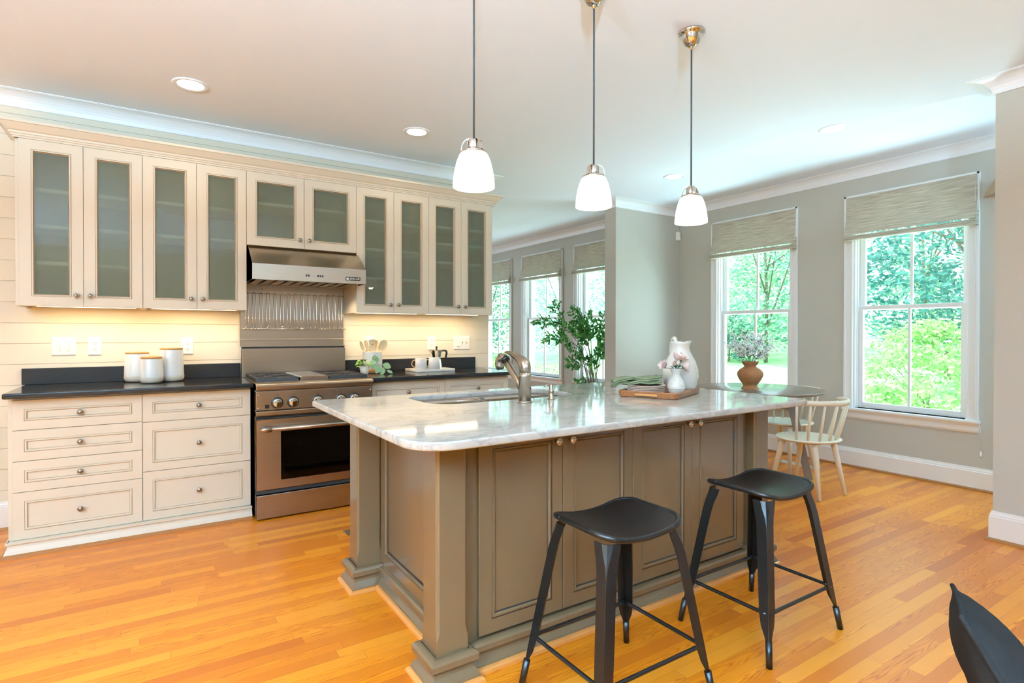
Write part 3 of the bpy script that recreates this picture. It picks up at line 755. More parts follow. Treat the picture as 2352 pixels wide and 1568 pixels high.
# ================================================================== RANGE HOOD
t = thing('range_hood', 'stainless steel range hood under the short cabinet', 'range hood', (1.6, -.28, 1.602))
hx0, hx1, hy = 1.2195, 2.0, -.55
mb = MB().prism([(hy, 1.602), (hy, 1.710), (-.352, 1.8535), (-.008, 1.8535), (-.008, 1.602), (-.03, 1.602), (-.03, 1.84), (-.356, 1.84), (hy+.01, 1.704), (hy+.01, 1.602)], 'x', hx0+.004, hx1-.004)
for a, b in ((hx0, hx0+.004), (hx1-.004, hx1)): mb.prism([(hy, 1.602), (hy, 1.710), (-.352, 1.8535), (-.008, 1.8535), (-.008, 1.602)], 'x', a, b)
hood = mb.build('canopy', 'steel', t)
mb = MB().box(hx0+.02, hx1-.02, hy+.03, hy+.05, 1.604, 1.612).box(hx0+.01, hx1-.01, -.075, -.032, 1.600, 1.62)
mb.build('drip_rail', 'steel', t)
for i in range(10):
    x = hx0+.045+i*.0725
    MB().hexa([(x, hy+.05, 1.612), (x+.05, hy+.05, 1.612), (x+.05, -.08, 1.606), (x, -.08, 1.606)], [(x+.01, hy+.05, 1.632), (x+.06, hy+.05, 1.632), (x+.06, -.08, 1.626), (x+.01, -.08, 1.626)]).build('baffle', 'steel', t)
MB().box(hx0+.01, hx1-.01, hy+.02, -.04, 1.64, 1.66).build('filter_back', 'black_iron', t)
for x in (1.42, 1.79): MB().tube([(x-.035, -.33, 1.612), (x-.035, -.33, 1.600), (x+.035, -.33, 1.600), (x+.035, -.33, 1.612)], .002, 6).build('filter_handle', 'chrome', t)
for x in (1.572, 1.588, 1.651, 1.667, 1.683): MB().box(x-.0055, x+.0055, hy-.003, hy, 1.637, 1.651).build('button', 'black_plastic', t, bevel=.001)
mb = MB()
for i in range(7): mb.box(1.603+i*.006, 1.605+i*.006, hy-.0008, hy, 1.643, 1.645)
for x in (1.572, 1.588, 1.651, 1.667, 1.683): mb.box(x-.004, x+.004, hy-.0008, hy, 1.656, 1.6575)
mb.build('panel_marking', 'faceplate_print', t)
bd = MB().box(1.848, 1.957, hy-.004, hy, 1.624, 1.650).build('badge', 'black_plastic', t, label='black badge with white lettering')
o = text('JENN-AIR', .0215, 'white_plastic', bd, Matrix.Translation((1.914, hy-.0044, 1.6372)) @ FACE @ Matrix.Diagonal((.84, 1, 1, 1)))
mb = MB().box(1.853, 1.869, hy-.0046, hy-.0038, 1.629, 1.645)
em = mb.build('emblem', 'white_plastic', bd)
MB().add([(1.8555, hy-.005, 1.631), (1.862, hy-.005, 1.637), (1.860, hy-.005, 1.638), (1.867, hy-.005, 1.643), (1.861, hy-.005, 1.6395), (1.8635, hy-.005, 1.6385)], [(0, 1, 5, 3, 4, 2)]).build('emblem_stroke', 'black_plastic', em)
for x in (1.40, 1.80): lamp('hood_lamp', 'SPOT', (x, -.30, 1.598), HOOD_W*4, WARM, spot_size=R(130), spot_blend=.6, shadow_soft_size=.03)

# ================================================================== SWITCHES AND SOCKETS
def plate(kind, label, cat, x0, x1, z0, z1):
    t = thing(kind, label, cat, ((x0+x1)/2, -.004, z0))
    MB().loops((x0, -.0006, z0), (1, 0, 0), (0, 0, 1), NY, x1-x0, z1-z0, [(0, 0), (0, .002), (.006, .0062), (.009, .0065)]).build('faceplate', 'white_plastic', t)
    return t
def toggle(t, x, zc, upw):
    MB().box(x-.006, x+.006, -.008, -.0066, zc-.013, zc+.013).build('switch_slot', 'cream_ceramic', t)
    s = .012 if upw else -.012
    MB().hexa([(x-.0045, -.0075, zc-.007), (x+.0045, -.0075, zc-.007), (x+.0045, -.0075, zc+.007), (x-.0045, -.0075, zc+.007)],
              [(x-.0035, -.022, zc+s-.003), (x+.0035, -.022, zc+s-.003), (x+.0035, -.022, zc+s+.003), (x-.0035, -.022, zc+s+.003)]).build('toggle', 'white_plastic', t)
    for dz in (.030, -.030): MB().lathe([(.0032, 0), (.0001, .0015)], (x, -.0066, zc+dz), 8, '-y').build('screw', 'knob_metal', t)
def socket(t, x, zc, gfci=False):
    for dz in (.020, -.020):
        MB().lathe([(.0165, 0), (.0165, .0015), (.0155, .0022)], (x, -.0064, zc+dz), 20, '-y', sq=(1, .86)).build('receptacle', 'white_plastic', t) if not gfci else None
        h = MB()
        for dx in (-.0065, .0065): h.box(x+dx-.0011, x+dx+.0011, -.0098, -.008, zc+dz+.001, zc+dz+.009)
        h.lathe([(.0024, 0), (.0022, .0012)], (x, -.0086, zc+dz-.006), 8, '-y')
        h.build('slots', 'slot_dark', t)
    if gfci:
        MB().box(x-.0165, x+.0165, -.0088, -.0064, zc-.034, zc+.034).build('receptacle', 'white_plastic', t, bevel=.001)
        MB().box(x-.007, x-.001, -.010, -.0088, zc-.003, zc+.003).box(x+.001, x+.007, -.010, -.0088, zc-.003, zc+.003).build('test_button', 'cream_ceramic', t)
t = plate('light_switch', 'white double toggle switch on the wall at far left', 'switch', .102, .231, 1.087, 1.207)
toggle(t, .144, 1.147, False); toggle(t, .190, 1.147, False)
t = plate('wall_outlet', 'white square-faced wall socket beside the double switch', 'outlet', .291, .367, 1.085, 1.206); socket(t, .329, 1.145, True)
t = plate('wall_outlet', 'white wall socket partly behind the tallest canister', 'outlet', .826, .904, 1.080, 1.203); socket(t, .864, 1.142)
t = plate('wall_outlet', 'white wall socket hidden behind the wooden spoons', 'outlet', 2.170, 2.252, 1.084, 1.209); socket(t, 2.211, 1.146)
t = plate('wall_outlet', 'white wall socket above the coffee pot', 'outlet', 2.746, 2.828, 1.082, 1.207); socket(t, 2.787, 1.145, True)
t = plate('light_switch', 'white three-gang switch plate at the right end of the wall', 'switch', 3.012, 3.186, 1.080, 1.208)
for x in (3.099, 3.144): toggle(t, x, 1.145, True)
MB().box(3.040, 3.066, -.016, -.0066, 1.112, 1.178).build('dimmer', 'white_plastic', t, bevel=.002)

# ================================================================== CANISTERS ON THE LEFT WORKTOP
def canister(label, x, y, r, h, lid):
    t = thing('canister', label, 'canister', (x, y, .9065), 'ribbed canisters on the left worktop')
    pr = [(r*.62, 0), (r*.86, .004), (r*.97, .018), (r, .036)]; z = .036; n = int((h-.05)/.0085)
    base = MB().lathe([(q, k+.9065) for q, k in pr]+[(r*.998, .9065+.038)], (x, y, 0), 40).build('base_band', 'cream_ceramic', t)
    bd = []
    for i in range(n+1):
        zz = .038+(h-.044)*i/n; q = r*(.998-.085*(i/n)**1.5); bd += [(q, .9065+zz), (q-.0026, .9065+zz+.0034)]
    bd += [(r*.88, .9065+h), (0.001, .9065+h)]
    MB().lathe(bd, (x, y, 0), 48).build('body', 'grey_ceramic', t)
    MB().lathe([(r*.86, .9065+h), (r*.905, .9065+h+.002), (r*.905, .9065+lid-.002), (r*.88, .9065+lid), (.001, .9065+lid)], (x, y, 0), 40).build('lid', 'bamboo', t)
canister('ribbed white canister, left of the three and medium tall', .566, -.118, .076, .188, .200)
canister('ribbed white canister, smallest, in front of the other two', .648, -.285, .068, .160, .174)
canister('ribbed white canister, tallest of the three, on the right', .762, -.190, .076, .216, .228)

# ================================================================== RIGHT WORKTOP
ZK = .9065
def ribbed_pot(mb, x, y, z, r, h, n=18):
    pr = [(r*.9, z), (r*.97, z+.006), (r*.98, z+.03)]
    for i in range(n+1): zz = z+.032+(h-.036)*i/n; q = r*(.98+.02*i/n); pr += [(q, zz), (q-.0016, zz+.003)]
    pr += [(r, z+h), (r-.005, z+h), (r-.007, z+.03), (.001, z+.028)]
    return mb.lathe(pr, (x, y, 0), 40)
t = thing('utensil_crock', 'ribbed white crock holding wooden spoons beside the range', 'crock', (2.182, -.165, ZK))
ribbed_pot(MB(), 2.182, -.165, ZK, .080, .172).build('body', 'grey_ceramic', t)
MB().lathe([(.068, ZK+.0005), (.074, ZK), (.0795, ZK+.012), (.0800, ZK+.034), (.0785, ZK+.034)], (2.182, -.165, 0), 36).build('base_band', 'bamboo', t)
def utensil(name, label, base, top, w, ln, round_=True, hole=False, th=.006):
    b, tp = Vector(base), Vector(top); d = (tp-b).normalized(); L = (tp-b).length
    t = thing(name, label, 'spoon' if round_ else 'spatula', b, 'wooden utensils in the crock')
    side = d.cross(Vector((0, -1, 0))).normalized(); nrm = side.cross(d).normalized()
    MB().tube([b, b+d*(L-ln*.9)], [.005, .0065], 8).build('handle', 'pale_wood', t)
    pts = []; c0 = b+d*(L-ln)
    for i in range(17):
        u = i/16
        if round_: ww = w/2*math.sin(PI*(.12+.88*(1-(1-u))))**.6 if u < 1 else 0.001; ww = w/2*math.sqrt(max(0, 1-(2*u-1)**2))**.9 if u > .12 else w/2*(.25+u*2.6)
        else: ww = w/2*(.28+.72*min(1, u/.25)) if u < .94 else w/2*(1-.4*((u-.94)/.06)**2)
        pts.append((u*ln, max(.002, ww)))
    mb = MB(); v = []; f = []
    for k, (a, ww) in enumerate(pts):
        cup = -.006*math.sin(PI*min(1, a/ln)) if round_ else 0
        for sx, sn in ((-1, 1), (-.5, 1), (.5, 1), (1, 1), (1, -1), (.5, -1), (-.5, -1), (-1, -1)):
            v.append(c0+d*a+side*(ww*sx)+nrm*(th/2*sn+(cup if abs(sx) < 1 else 0)))
    for k in range(len(pts)-1):
        for j in range(8): f.append((k*8+j, k*8+(j+1) % 8, k*8+8+(j+1) % 8, k*8+8+j))
    f += [tuple(range(8))[::-1], tuple((len(pts)-1)*8+j for j in range(8))]
    mb.add(v, f, False).build('bowl' if round_ else 'blade', 'pale_wood', t)
    if hole: 
        c = c0+d*(ln*.62)
        MB().add([c+nrm*(th/2+.0006)+side*(.007*math.cos(a))+d*(.007*math.sin(a)) for a in [2*PI*i/16 for i in range(16)]], [tuple(range(16))]).build('hole', 'bamboo', t)
    return t
zb = ZK+.045
utensil('wooden_spoon', 'narrow wooden spoon leaning furthest left in the crock', (2.165, -.17, zb), (2.072, -.185, 1.166), .030, .085)
utensil('wooden_spatula', 'flat wooden spatula second from left in the crock', (2.172, -.18, zb), (2.112, -.195, 1.176), .030, .10, False)
utensil('wooden_spatula', 'wide wooden spatula with a round hole in the crock', (2.182, -.205, zb), (2.160, -.215, 1.184), .056, .11, False, True)
utensil('wooden_spoon', 'narrow wooden spoon between the holed spatula and the big spoon', (2.19, -.16, zb), (2.215, -.165, 1.178), .042, .10)
utensil('wooden_spoon', 'big round wooden spoon leaning right in the crock', (2.185, -.17, zb), (2.285, -.185, 1.178), .072, .105)
# trailing pothos
px, py = 2.064, -.318
t = thing('potted_pothos', 'small trailing green plant in a cream pot beside the range', 'potted plant', (px, py, ZK))
MB().lathe([(.027, ZK), (.028, ZK+.002), (.041, ZK+.068), (.038, ZK+.068), (.036, ZK+.055), (.001, ZK+.055)], (px, py, 0), 28).build('pot', 'cream_ceramic', t)
MB().lathe([(.0365, ZK+.056), (.02, ZK+.061), (.001, ZK+.062)], (px, py, 0), 20).build('soil', 'soil', t)
lf = MB(); r2 = random.Random(3)
for i in range(26):
    a = r2.uniform(0, 2*PI); q = r2.uniform(.006, .05); h = r2.uniform(.072, .125)-q*.4
    p = (px+q*math.cos(a), py+q*math.sin(a)*.8, ZK+h)
    lf.leaf(p, (math.cos(a), math.sin(a), r2.uniform(-.25, .5)), (0, -.4, 1), r2.uniform(.028, .044), r2.uniform(.024, .036), .12, .25)
lf.build('foliage', 'leaf_light', t)
vl = MB()
for p, d, ln, w in (((2.128, -.355, 1.012), (.2, -.1, 1), .052, .044), ((2.150, -.355, 1.00), (.1, -.2, .9), .05, .04), ((2.200, -.352, .985), (.9, -.25, -.35), .072, .056),
                    ((2.166, -.36, .975), (-.35, -.2, -.75), .066, .05), ((2.200, -.365, .962), (-.25, -.2, -.8), .062, .05), ((2.228, -.365, .936), (.85, -.2, -.35), .056, .026),
                    ((2.110, -.355, .985), (.5, -.3, -.5), .05, .04), ((2.10, -.35, 1.0), (.6, -.3, .1), .05, .04)):
    vl.leaf(p, d, (0, -1, .35), ln, w, .10, .1)
vl.build('foliage', 'leaf_variegated', t, label='pale variegated leaves')
st = MB()
for p in ([(px, py, ZK+.06), (2.085, -.33, 1.0), (2.128, -.35, 1.005), (2.16, -.352, .99), (2.2, -.35, .975), (2.228, -.36, .937)], [(px, py, ZK+.06), (2.09, -.335, .99), (2.14, -.352, .985), (2.19, -.36, .965)],
          [(px, py, ZK+.06), (2.03, -.33, 1.02)], [(px, py, ZK+.06), (2.07, -.34, 1.03)], [(px, py, ZK+.06), (2.055, -.29, 1.03)]):
    st.tube(p, .0014, 6)
st.build('stems', 'stem_green', t)
# serving board, mugs, coffee pot
t = thing('serving_board', 'white marble board with a wooden end on the right worktop', 'board', (2.69, -.2, ZK))
slab('slab', [outline([(2.503, -.338), (2.872, -.312), (2.872, -.085), (2.503, -.085)], .008)], ZK, ZK+.0205, .003, 'board_marble', t)
MB().prism([(2.505, -.083), (2.872, -.083), (2.872, -.066), (2.505, -.066)], 'z', ZK, ZK+.0205).build('wooden_strip', 'bamboo', t, label='warm wooden strip')
def mug(label, x, y, r0, r1, h, spout=False):
    z = ZK+.0208
    t = thing('mug', label, 'mug', (x, y, z), 'mugs on the marble board')
    MB().lathe([(r0*.93, z), (r0, z+.003), (r0+(r1-r0)*.5, z+h*.5), (r1, z+h-.001), (r1-.002, z+h), (r1-.004, z+h-.002), (r0-.005, z+.006), (.001, z+.005)], (x, y, 0), 40).build('body', 'matte_ceramic', t)
    pts = [(x-.839*((r0+r1)/2*.97+.032*math.sin(PI*i/12)), y+.545*((r0+r1)/2*.97+.032*math.sin(PI*i/12)), z+h*.52+.031*math.cos(PI*i/12)) for i in range(13)]
    MB().tube(pts, .0042, 8).build('handle', 'gold_paint', t, label='gold coloured handle')
mug('white mug with gold handle, left of the two, on the marble board', 2.568, -.268, .0485, .0475, .092)
mug('white mug tapering upwards, right of the two, on the marble board', 2.688, -.272, .0525, .0435, .098)
x, y, z = 2.772, -.142, ZK+.0208
t = thing('coffee_pot', 'polished octagonal stovetop coffee pot with black handle', 'coffee pot', (x, y, z))
def octa(mb, pr): return mb.lathe(pr, (x, y, 0), 8, a0=0, a1=2*PI, smooth=False)
octa(MB(), [(.050, z), (.050, z+.008), (.038, z+.078), (.001, z+.078)]).build('boiler', 'chrome', t)
MB().lathe([(.040, z+.078), (.042, z+.081), (.042, z+.088), (.038, z+.091)], (x, y, 0), 32).build('collar', 'chrome', t)
tp = octa(MB(), [(.036, z+.091), (.050, z+.155), (.046, z+.155), (.001, z+.152)])
tp.hexa([(x-.046, y-.008, z+.130), (x-.046, y+.008, z+.130), (x-.04, y+.008, z+.125), (x-.04, y-.008, z+.125)], [(x-.074, y-.004, z+.154), (x-.074, y+.004, z+.154), (x-.045, y+.012, z+.155), (x-.045, y-.012, z+.155)])
tp.build('upper_chamber', 'chrome', t)
octa(MB(), [(.051, z+.1555), (.048, z+.159), (.012, z+.166), (.001, z+.166)]).build('lid', 'chrome', t)
MB().lathe([(.006, z+.166), (.007, z+.172), (.010, z+.186), (.010, z+.189), (.001, z+.190)], (x, y, 0), 12).build('lid_knob', 'black_plastic', t)
MB().tube([(x+.046, y, z+.150), (x+.075, y-.002, z+.153), (x+.094, y-.004, z+.148), (x+.098, y-.004, z+.130), (x+.088, y-.004, z+.085)], [.007, .0085, .010, .010, .009], 8).build('handle', 'black_plastic', t)

# ================================================================== ISLAND
ZI, TH = .895, .03
t = thing('kitchen_island', 'taupe painted kitchen island with square corner posts and four doors', 'island', (2.45, -2.4, 0))
bx0, bx1, by0, by1, zt = 1.592, 3.31, -2.85, -1.955, ZI-TH-.0005
bd = MB().box(bx0+.012, bx0+.03, by0, by1, .05, zt).box(bx1-.02, bx1, by0, by1, .05, zt).box(bx0+.03, bx1-.02, by0, by0+.018, .05, zt).box(bx0+.03, bx1-.02, by1-.018, by1, .05, zt).box(bx0+.03, bx1-.02, by0+.018, by1-.018, .05, .09)
bd.build('body', 'island_paint', t)
# framed end panel facing the range side
MB().loops((bx0+.012, -2.018, .104), (0, -1, 0), (0, 0, 1), NX, .77, zt-.104, [(0, -.0), (0, .012), (.062, .012), (.064, .015), (.068, .015), (.071, .010), (.075, .010), (.078, .013), (.081, .011), (.085, .003)], back=1, glaze=(3, 8)).build('end_panel', 'island_paint', t)
DX = [1.664, 2.058, 2.456, 2.853, 3.262]
for i in range(4):
    x0, x1 = DX[i]+.0014, DX[i+1]-.0014
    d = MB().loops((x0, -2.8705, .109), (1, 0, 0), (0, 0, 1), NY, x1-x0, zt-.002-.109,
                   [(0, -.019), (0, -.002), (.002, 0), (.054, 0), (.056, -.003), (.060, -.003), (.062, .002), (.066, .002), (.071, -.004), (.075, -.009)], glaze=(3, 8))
    o = d.build('door', 'island_paint', t)
    knob(o, ((x1-.034) if i % 2 == 0 else (x0+.034), -2.8705, .802), KNOB2, 'knob_bright')
def post(cx, cy):
    w = .061; c = .011; mb = MB()
    sq = lambda h: [(cx-h, cy-h), (cx+h, cy-h), (cx+h, cy+h), (cx-h, cy+h)]
    def ring(ch, z):
        out = []
        for sx, sy in ((-1, -1), (1, -1), (1, 1), (-1, 1)):
            a = (cx+sx*w, cy+sy*(w-ch)); b = (cx+sx*(w-ch), cy+sy*w)
            m_ = (cx+sx*(w-ch*.38), cy+sy*(w-ch*.38))
            out += [a, m_, b] if sx*sy > 0 else [b, m_, a]
        return [(p[0], p[1], z) for p in out]
    rings = [ring(.0006, .10), ring(.0006, .165), ring(c*.6, .178), ring(c, .20), ring(c, zt-.035), ring(c*.6, zt-.018), ring(.0006, zt-.010), ring(.0006, zt)]
    v = [p for r_ in rings for p in r_]; f = []
    for k in range(len(rings)-1):
        for j in range(12): f.append((k*12+j, k*12+(j+1) % 12, k*12+12+(j+1) % 12, k*12+12+j))
    f += [tuple(range(12))[::-1], tuple((len(rings)-1)*12+j for j in range(12))]
    po = mb.add(v, f).build('post', 'island_paint', t)
    h = w+.004; P4 = [(cx-h, cy-h), (cx+h, cy-h), (cx+h, cy+h), (cx-h, cy+h)]
    pl = MB().sweep(P4, [(0, .0), (.030, .0), (.030, .022), (.026, .030), (.014, .050), (.010, .062), (.011, .068), (.020, .070), (.026, .078), (.026, .098), (.020, .108), (.010, .112), (0, .112)], -1, closed=True)
    pl.build('plinth', 'island_paint', po)
    MB().sweep(P4, [(.030, 0), (.044, 0), (.043, .008), (.038, .014), (.030, .017)], -1, closed=True).build('shoe_moulding', 'shoe_wood', po, label='pale wood shoe moulding')
for cx in (1.536, 3.366):
    for cy in (-2.848, -1.956): post(cx, cy)
IB = [(0, .0), (.034, .0), (.034, .016), (.030, .026), (.016, .044), (.012, .056), (.013, .062), (.024, .066), (.028, .074), (.028, .092), (.022, .101), (.010, .104), (0, .104)]
IS = [(.034, 0), (.050, 0), (.049, .010), (.043, .017), (.034, .020)]
for nm, path in (('front', [(1.625, -2.872), (3.277, -2.872)]), ('end', [(1.60, -2.045), (1.60, -2.76)][::1])):
    MB().sweep(path, IB, -1 if nm == 'front' else -1).build('base_moulding', 'island_paint', t)
    MB().sweep(path, IS, -1).build('shoe_moulding', 'shoe_wood', t, label='pale wood shoe moulding')
# countertop, sink
SKO = outline([(1.784, -2.255), (2.655, -2.255), (2.655, -1.836), (1.784, -1.836)], [.13, .13, .10, .10], 10)
CT = outline([(1.328, -3.085), (3.52, -3.085), (3.52, -1.735), (1.328, -1.735)], [.14, .05, .03, .03], 10)
o = slab('island_countertop', [CT, SKO], ZI-TH, ZI, .007, 'marble')
tag(o, 'glossy white veined marble top of the kitchen island', 'countertop')
t = thing('kitchen_sink', 'stainless steel double bowl sink set into the marble top', 'sink', (2.22, -2.045, .66))
def rings_mesh(mb, rings, fill=True):
    n = len(rings[0]); v = [p for r_ in rings for p in r_]; f = []
    for k in range(len(rings)-1):
        for j in range(n): f.append((k*n+j, k*n+(j+1) % n, (k+1)*n+(j+1) % n, (k+1)*n+j))
    if fill: f.append(tuple((len(rings)-1)*n+j for j in range(n)))
    return mb.add(v, f, True)
def bowl(x0, x1, y0, y1, r):
    rg = []
    for z, ins in ((ZI-TH-.002, -.018), (ZI-TH-.0035, 0), (ZI-TH-.02, .001), (.72, .008), (.695, .02), (.682, .045)):
        rg.append([(p[0], p[1], z) for p in outline([(x0+ins, y0+ins), (x1-ins, y0+ins), (x1-ins, y1-ins), (x0+ins, y1-ins)], r-ins*.4, 8)])
    b = rings_mesh(MB(), rg).build('bowl', 'steel_sink', t)
    cx, cy = (x0+x1)/2, (y0+y1)/2
    MB().lathe([(.038, .6825), (.036, .685), (.028, .6835), (.001, .6830)], (cx, cy, 0), 24).build('drain', 'chrome', b)
bowl(1.80, 2.175, -2.24, -1.85, .09); bowl(2.225, 2.64, -2.24, -1.85, .09)
# faucet
fx, fy = 2.193, -2.393
t = thing('faucet', 'brushed nickel pull-out faucet standing beside the sink', 'faucet', (fx, fy, ZI))
MB().lathe([(.036, ZI+.0003), (.036, ZI+.006), (.032, ZI+.010)], (fx, fy, 0), 32).build('base_ring', 'nickel', t)
MB().lathe([(.0315, ZI+.010), (.0315, ZI+.128), (.0325, ZI+.130), (.0325, ZI+.134), (.030, ZI+.137), (.028, ZI+.150)], (fx, fy, 0), 36).build('body', 'nickel', t)
MB().lathe([(.004, 0), (.004, .0006)], (fx+.012, fy-.0312, ZI+.072), 10, '-y').build('set_screw', 'black_plastic', t)
lob = lambda a: ((1-.07*(math.sin(a*4)**2))*math.cos(a), (1-.07*(math.sin(a*4)**2))*math.sin(a))
zc = ZI+.15
MB().tube([(fx, fy-.001, zc), (fx, fy-.003, zc+.02), (fx, fy+.004, zc+.038), (fx, fy+.030, zc+.056), (fx, fy+.075, zc+.075), (fx, fy+.125, zc+.088), (fx, fy+.165, zc+.093), (fx, fy+.185, zc+.092)],
          [.028, .030, .031, .026, .019, .013, .008, .004], 32, sect=lob, upv=(0, 1, 0)).build('lever', 'nickel', t)
sp = MB().tube([(fx, fy+.015, ZI+.040), (fx, fy+.035, ZI+.072), (fx, fy+.075, ZI+.115), (fx, fy+.135, ZI+.165), (fx, fy+.175, ZI+.198)], [.012, .0175, .019, .019, .019], 24, sect=lob, upv=(0, 0, 1))
sp.build('spout', 'nickel', t)
MB().tube([(fx, fy+.175, ZI+.1985), (fx, fy+.195, ZI+.212), (fx, fy+.216, ZI+.213), (fx, fy+.232, ZI+.198), (fx, fy+.236, ZI+.172), (fx, fy+.233, ZI+.155)], [.0195, .024, .026, .0265, .026, .022], 24).build('spray_head', 'nickel', t)
MB().tube([(fx, fy+.172, ZI+.1975), (fx, fy+.184, ZI+.206)], [.0225, .0255], 24).build('head_grip', 'black_plastic', t)
MB().tube([(fx, fy+.233, ZI+.155), (fx, fy+.232, ZI+.150)], [.019, .018], 20).build('nozzle', 'black_plastic', t)
sx, sy = 2.390, -2.347
t = thing('soap_dispenser', 'short brushed nickel soap dispenser right of the faucet', 'soap dispenser', (sx, sy, ZI))
MB().lathe([(.022, ZI+.0003), (.022, ZI+.004), (.0155, ZI+.007), (.0145, ZI+.041), (.015, ZI+.043), (.011, ZI+.045), (.0108, ZI+.074), (.010, ZI+.077), (.001, ZI+.0775)], (sx, sy, 0), 28).build('body', 'nickel', t)
MB().tube([(sx-.008, sy+.002, ZI+.069), (sx-.022, sy+.008, ZI+.073), (sx-.032, sy+.012, ZI+.070), (sx-.034, sy+.013, ZI+.064)], [.0042, .004, .004, .0038], 10).build('spout', 'nickel', t)

# ================================================================== TRAY ON THE ISLAND
tc, ang = Vector((3.028, -2.506, ZI)), R(23.1)
t = thing('serving_tray', 'rectangular wooden tray with cut handles on the marble island', 'tray', (0, 0, 0))
hl, hw, th = .2195, .165, .0345
r_in = outline([(-hl+.016, -hw+.012), (hl-.016, -hw+.012), (hl-.016, hw-.012), (-hl+.016, hw-.012)], .022)
slab('tray_floor', [outline([(-hl+.004, -hw+.004), (hl-.004, -hw+.004), (hl-.004, hw-.004), (-hl+.004, hw-.004)], .03)], .003, .0125, .002, 'tray_wood', t)
rg = [[(p[0], p[1], z) for p in outline([(-hl+i, -hw+i), (hl-i, -hw+i), (hl-i, hw-i), (-hl+i, hw-i)], .032-i*.4, 6)] for z, i in ((.0, .010), (.004, .004), (.030, 0), (.0345, .003), (.0345, .012), (.030, .015), (.0126, .017))]
v = [p for q in rg for p in q]; n = len(rg[0]); mb = MB()
mb.add(v, [(k*n+j, k*n+(j+1) % n, (k+1)*n+(j+1) % n, (k+1)*n+j) for k in range(len(rg)-1) for j in range(n)])
mb.build('rim', 'tray_wood', t)
for s in (-1, 1):
    MB().box(min(s*(hl+.0008), s*(hl-.004)), max(s*(hl+.0008), s*(hl-.004)), -.062, .062, .008, .026).build('handle_slot', 'slot_dark', t)
    MB().box(min(s*(hl+.0025), s*(hl-.003)), max(s*(hl+.0025), s*(hl-.003)), -.0625, .0625, .011, .024).build('handle_bar', 'tray_bar', t, bevel=.003, label='lighter wooden handle bar')
t.location = tc; t.rotation_euler = (0, 0, ang)
ZTR = ZI+.0128
pl0 = thing('plate', 'pale plate at the bottom of the stack on the tray', 'plate', (0, 0, 0), 'plates stacked on the tray')
MB().lathe([(.055, 0), (.060, .001), (.085, .006), (.1005, .0125), (.102, .0145), (.100, .0155), (.083, .009), (.058, .0042), (.001, .0042)], (0, 0, 0), 48).build('dish', 'plate_ceramic', pl0)
MB().lathe([(.040, -.0), (.046, 0), (.047, .0008), (.040, .0008)], (0, 0, 0), 32).build('foot_ring', 'plate_ceramic', pl0)
pz = (.0, .0085, .017, .0255, .034)
pc = (2.912, -2.510)
pl0.location = (*pc, ZTR)
for i, lab in enumerate(('second plate from the bottom of the stack on the tray', 'third plate from the bottom of the stack on the tray', 'fourth plate from the bottom, second from the top on the tray', 'top plate of the stack, under the green napkins')):
    dup(pl0, (pc[0]+.001*i, pc[1]-.001*i, ZTR+pz[i+1]), 0, lab)
def napkin(label, c, ln, wd, z, lift, seed):
    t = thing('napkin', label, 'napkin', (c[0], c[1], z), 'green napkins on the plates'); r3 = random.Random(seed)
    u = Vector((.839, -.545, 0)); w = Vector((.545, .839, 0)); ph = [r3.uniform(0, 6) for _ in range(4)]
    for k, lo in enumerate((0, .0085)):
        nu, nv = 26, 10; top = []; bot = []
        for i in range(nu+1):
            for j in range(nv+1):
                a, b = i/nu-.5, j/nv-.5
                zz = z+lo+.007+.0045*math.sin(a*9+ph[0])*math.cos(b*5+ph[1])+.003*math.sin(a*17+b*8+ph[2])+lift*(max(0, a-.05)*2)**2*.5
                e = max(0, -a-.30)*5; zz -= e*e*.022
                p = Vector((c[0], c[1], 0))+u*(a*ln+.004*math.sin(b*12+ph[3]))+w*(b*wd*(1-.12*k)+.005*math.sin(a*10+ph[1]))
                top.append((p.x, p.y, zz)); bot.append((p.x, p.y, zz-.0068))
        N_ = nv+1; M_ = len(top); f = []
        for i in range(nu):
            for j in range(nv):
                q = (i*N_+j, i*N_+j+1, (i+1)*N_+j+1, (i+1)*N_+j); f.append(q); f.append(tuple(x_+M_ for x_ in q[::-1]))
        for i in range(nu):
            for j in (0, nv): f.append((i*N_+j, (i+1)*N_+j, (i+1)*N_+j+M_, i*N_+j+M_))
        for j in range(nv):
            for i in (0, nu): f.append((i*N_+j, i*N_+j+1, i*N_+j+1+M_, i*N_+j+M_))
        MB().add(top+bot, f, True).build('fold', 'napkin_cloth', t)
napkin('folded green napkin lying lower, directly on the pale plates', (2.908, -2.440), .255, .12, ZTR+.0515, .004, 5)
napkin('folded green napkin lying on top of the other napkin', (2.914, -2.440), .262, .115, ZTR+.0695, .022, 9)
# white pitcher
x, y = 3.150, -2.545
t = thing('pitcher', 'large glossy white pitcher on the wooden tray', 'pitcher', (x, y, ZTR))
n = 48; v = []; f = []
prof = [(.060, 0), (.072, .004), (.088, .035), (.0975, .085), (.0965, .125), (.083, .170), (.064, .205), (.0515, .232), (.049, .250), (.053, .270), (.058, .284), (.0545, .284), (.049, .268), (.046, .25), (.047, .23)]
for k, (r_, h) in enumerate(prof):
    for i in range(n):
        a = 2*PI*i/n; fl = max(0, (h-.25)/.034) if k < 13 else 0
        an = math.atan2(math.sin(a-R(-25)), math.cos(a-R(-25)))          # spout towards the right
        q = r_*(1+.07*fl*math.exp(-(an/.45)**2)); dz = fl*(.003*math.exp(-(an/.4)**2)-.008*math.exp(-((abs(an)-1.25)/.5)**2))
        v.append((x+q*math.cos(a), y+q*math.sin(a), ZTR+h+dz))
for k in range(len(prof)-1):
    for i in range(n): f.append((k*n+i, k*n+(i+1) % n, (k+1)*n+(i+1) % n, (k+1)*n+i))
f.append(tuple(range(n))[::-1])
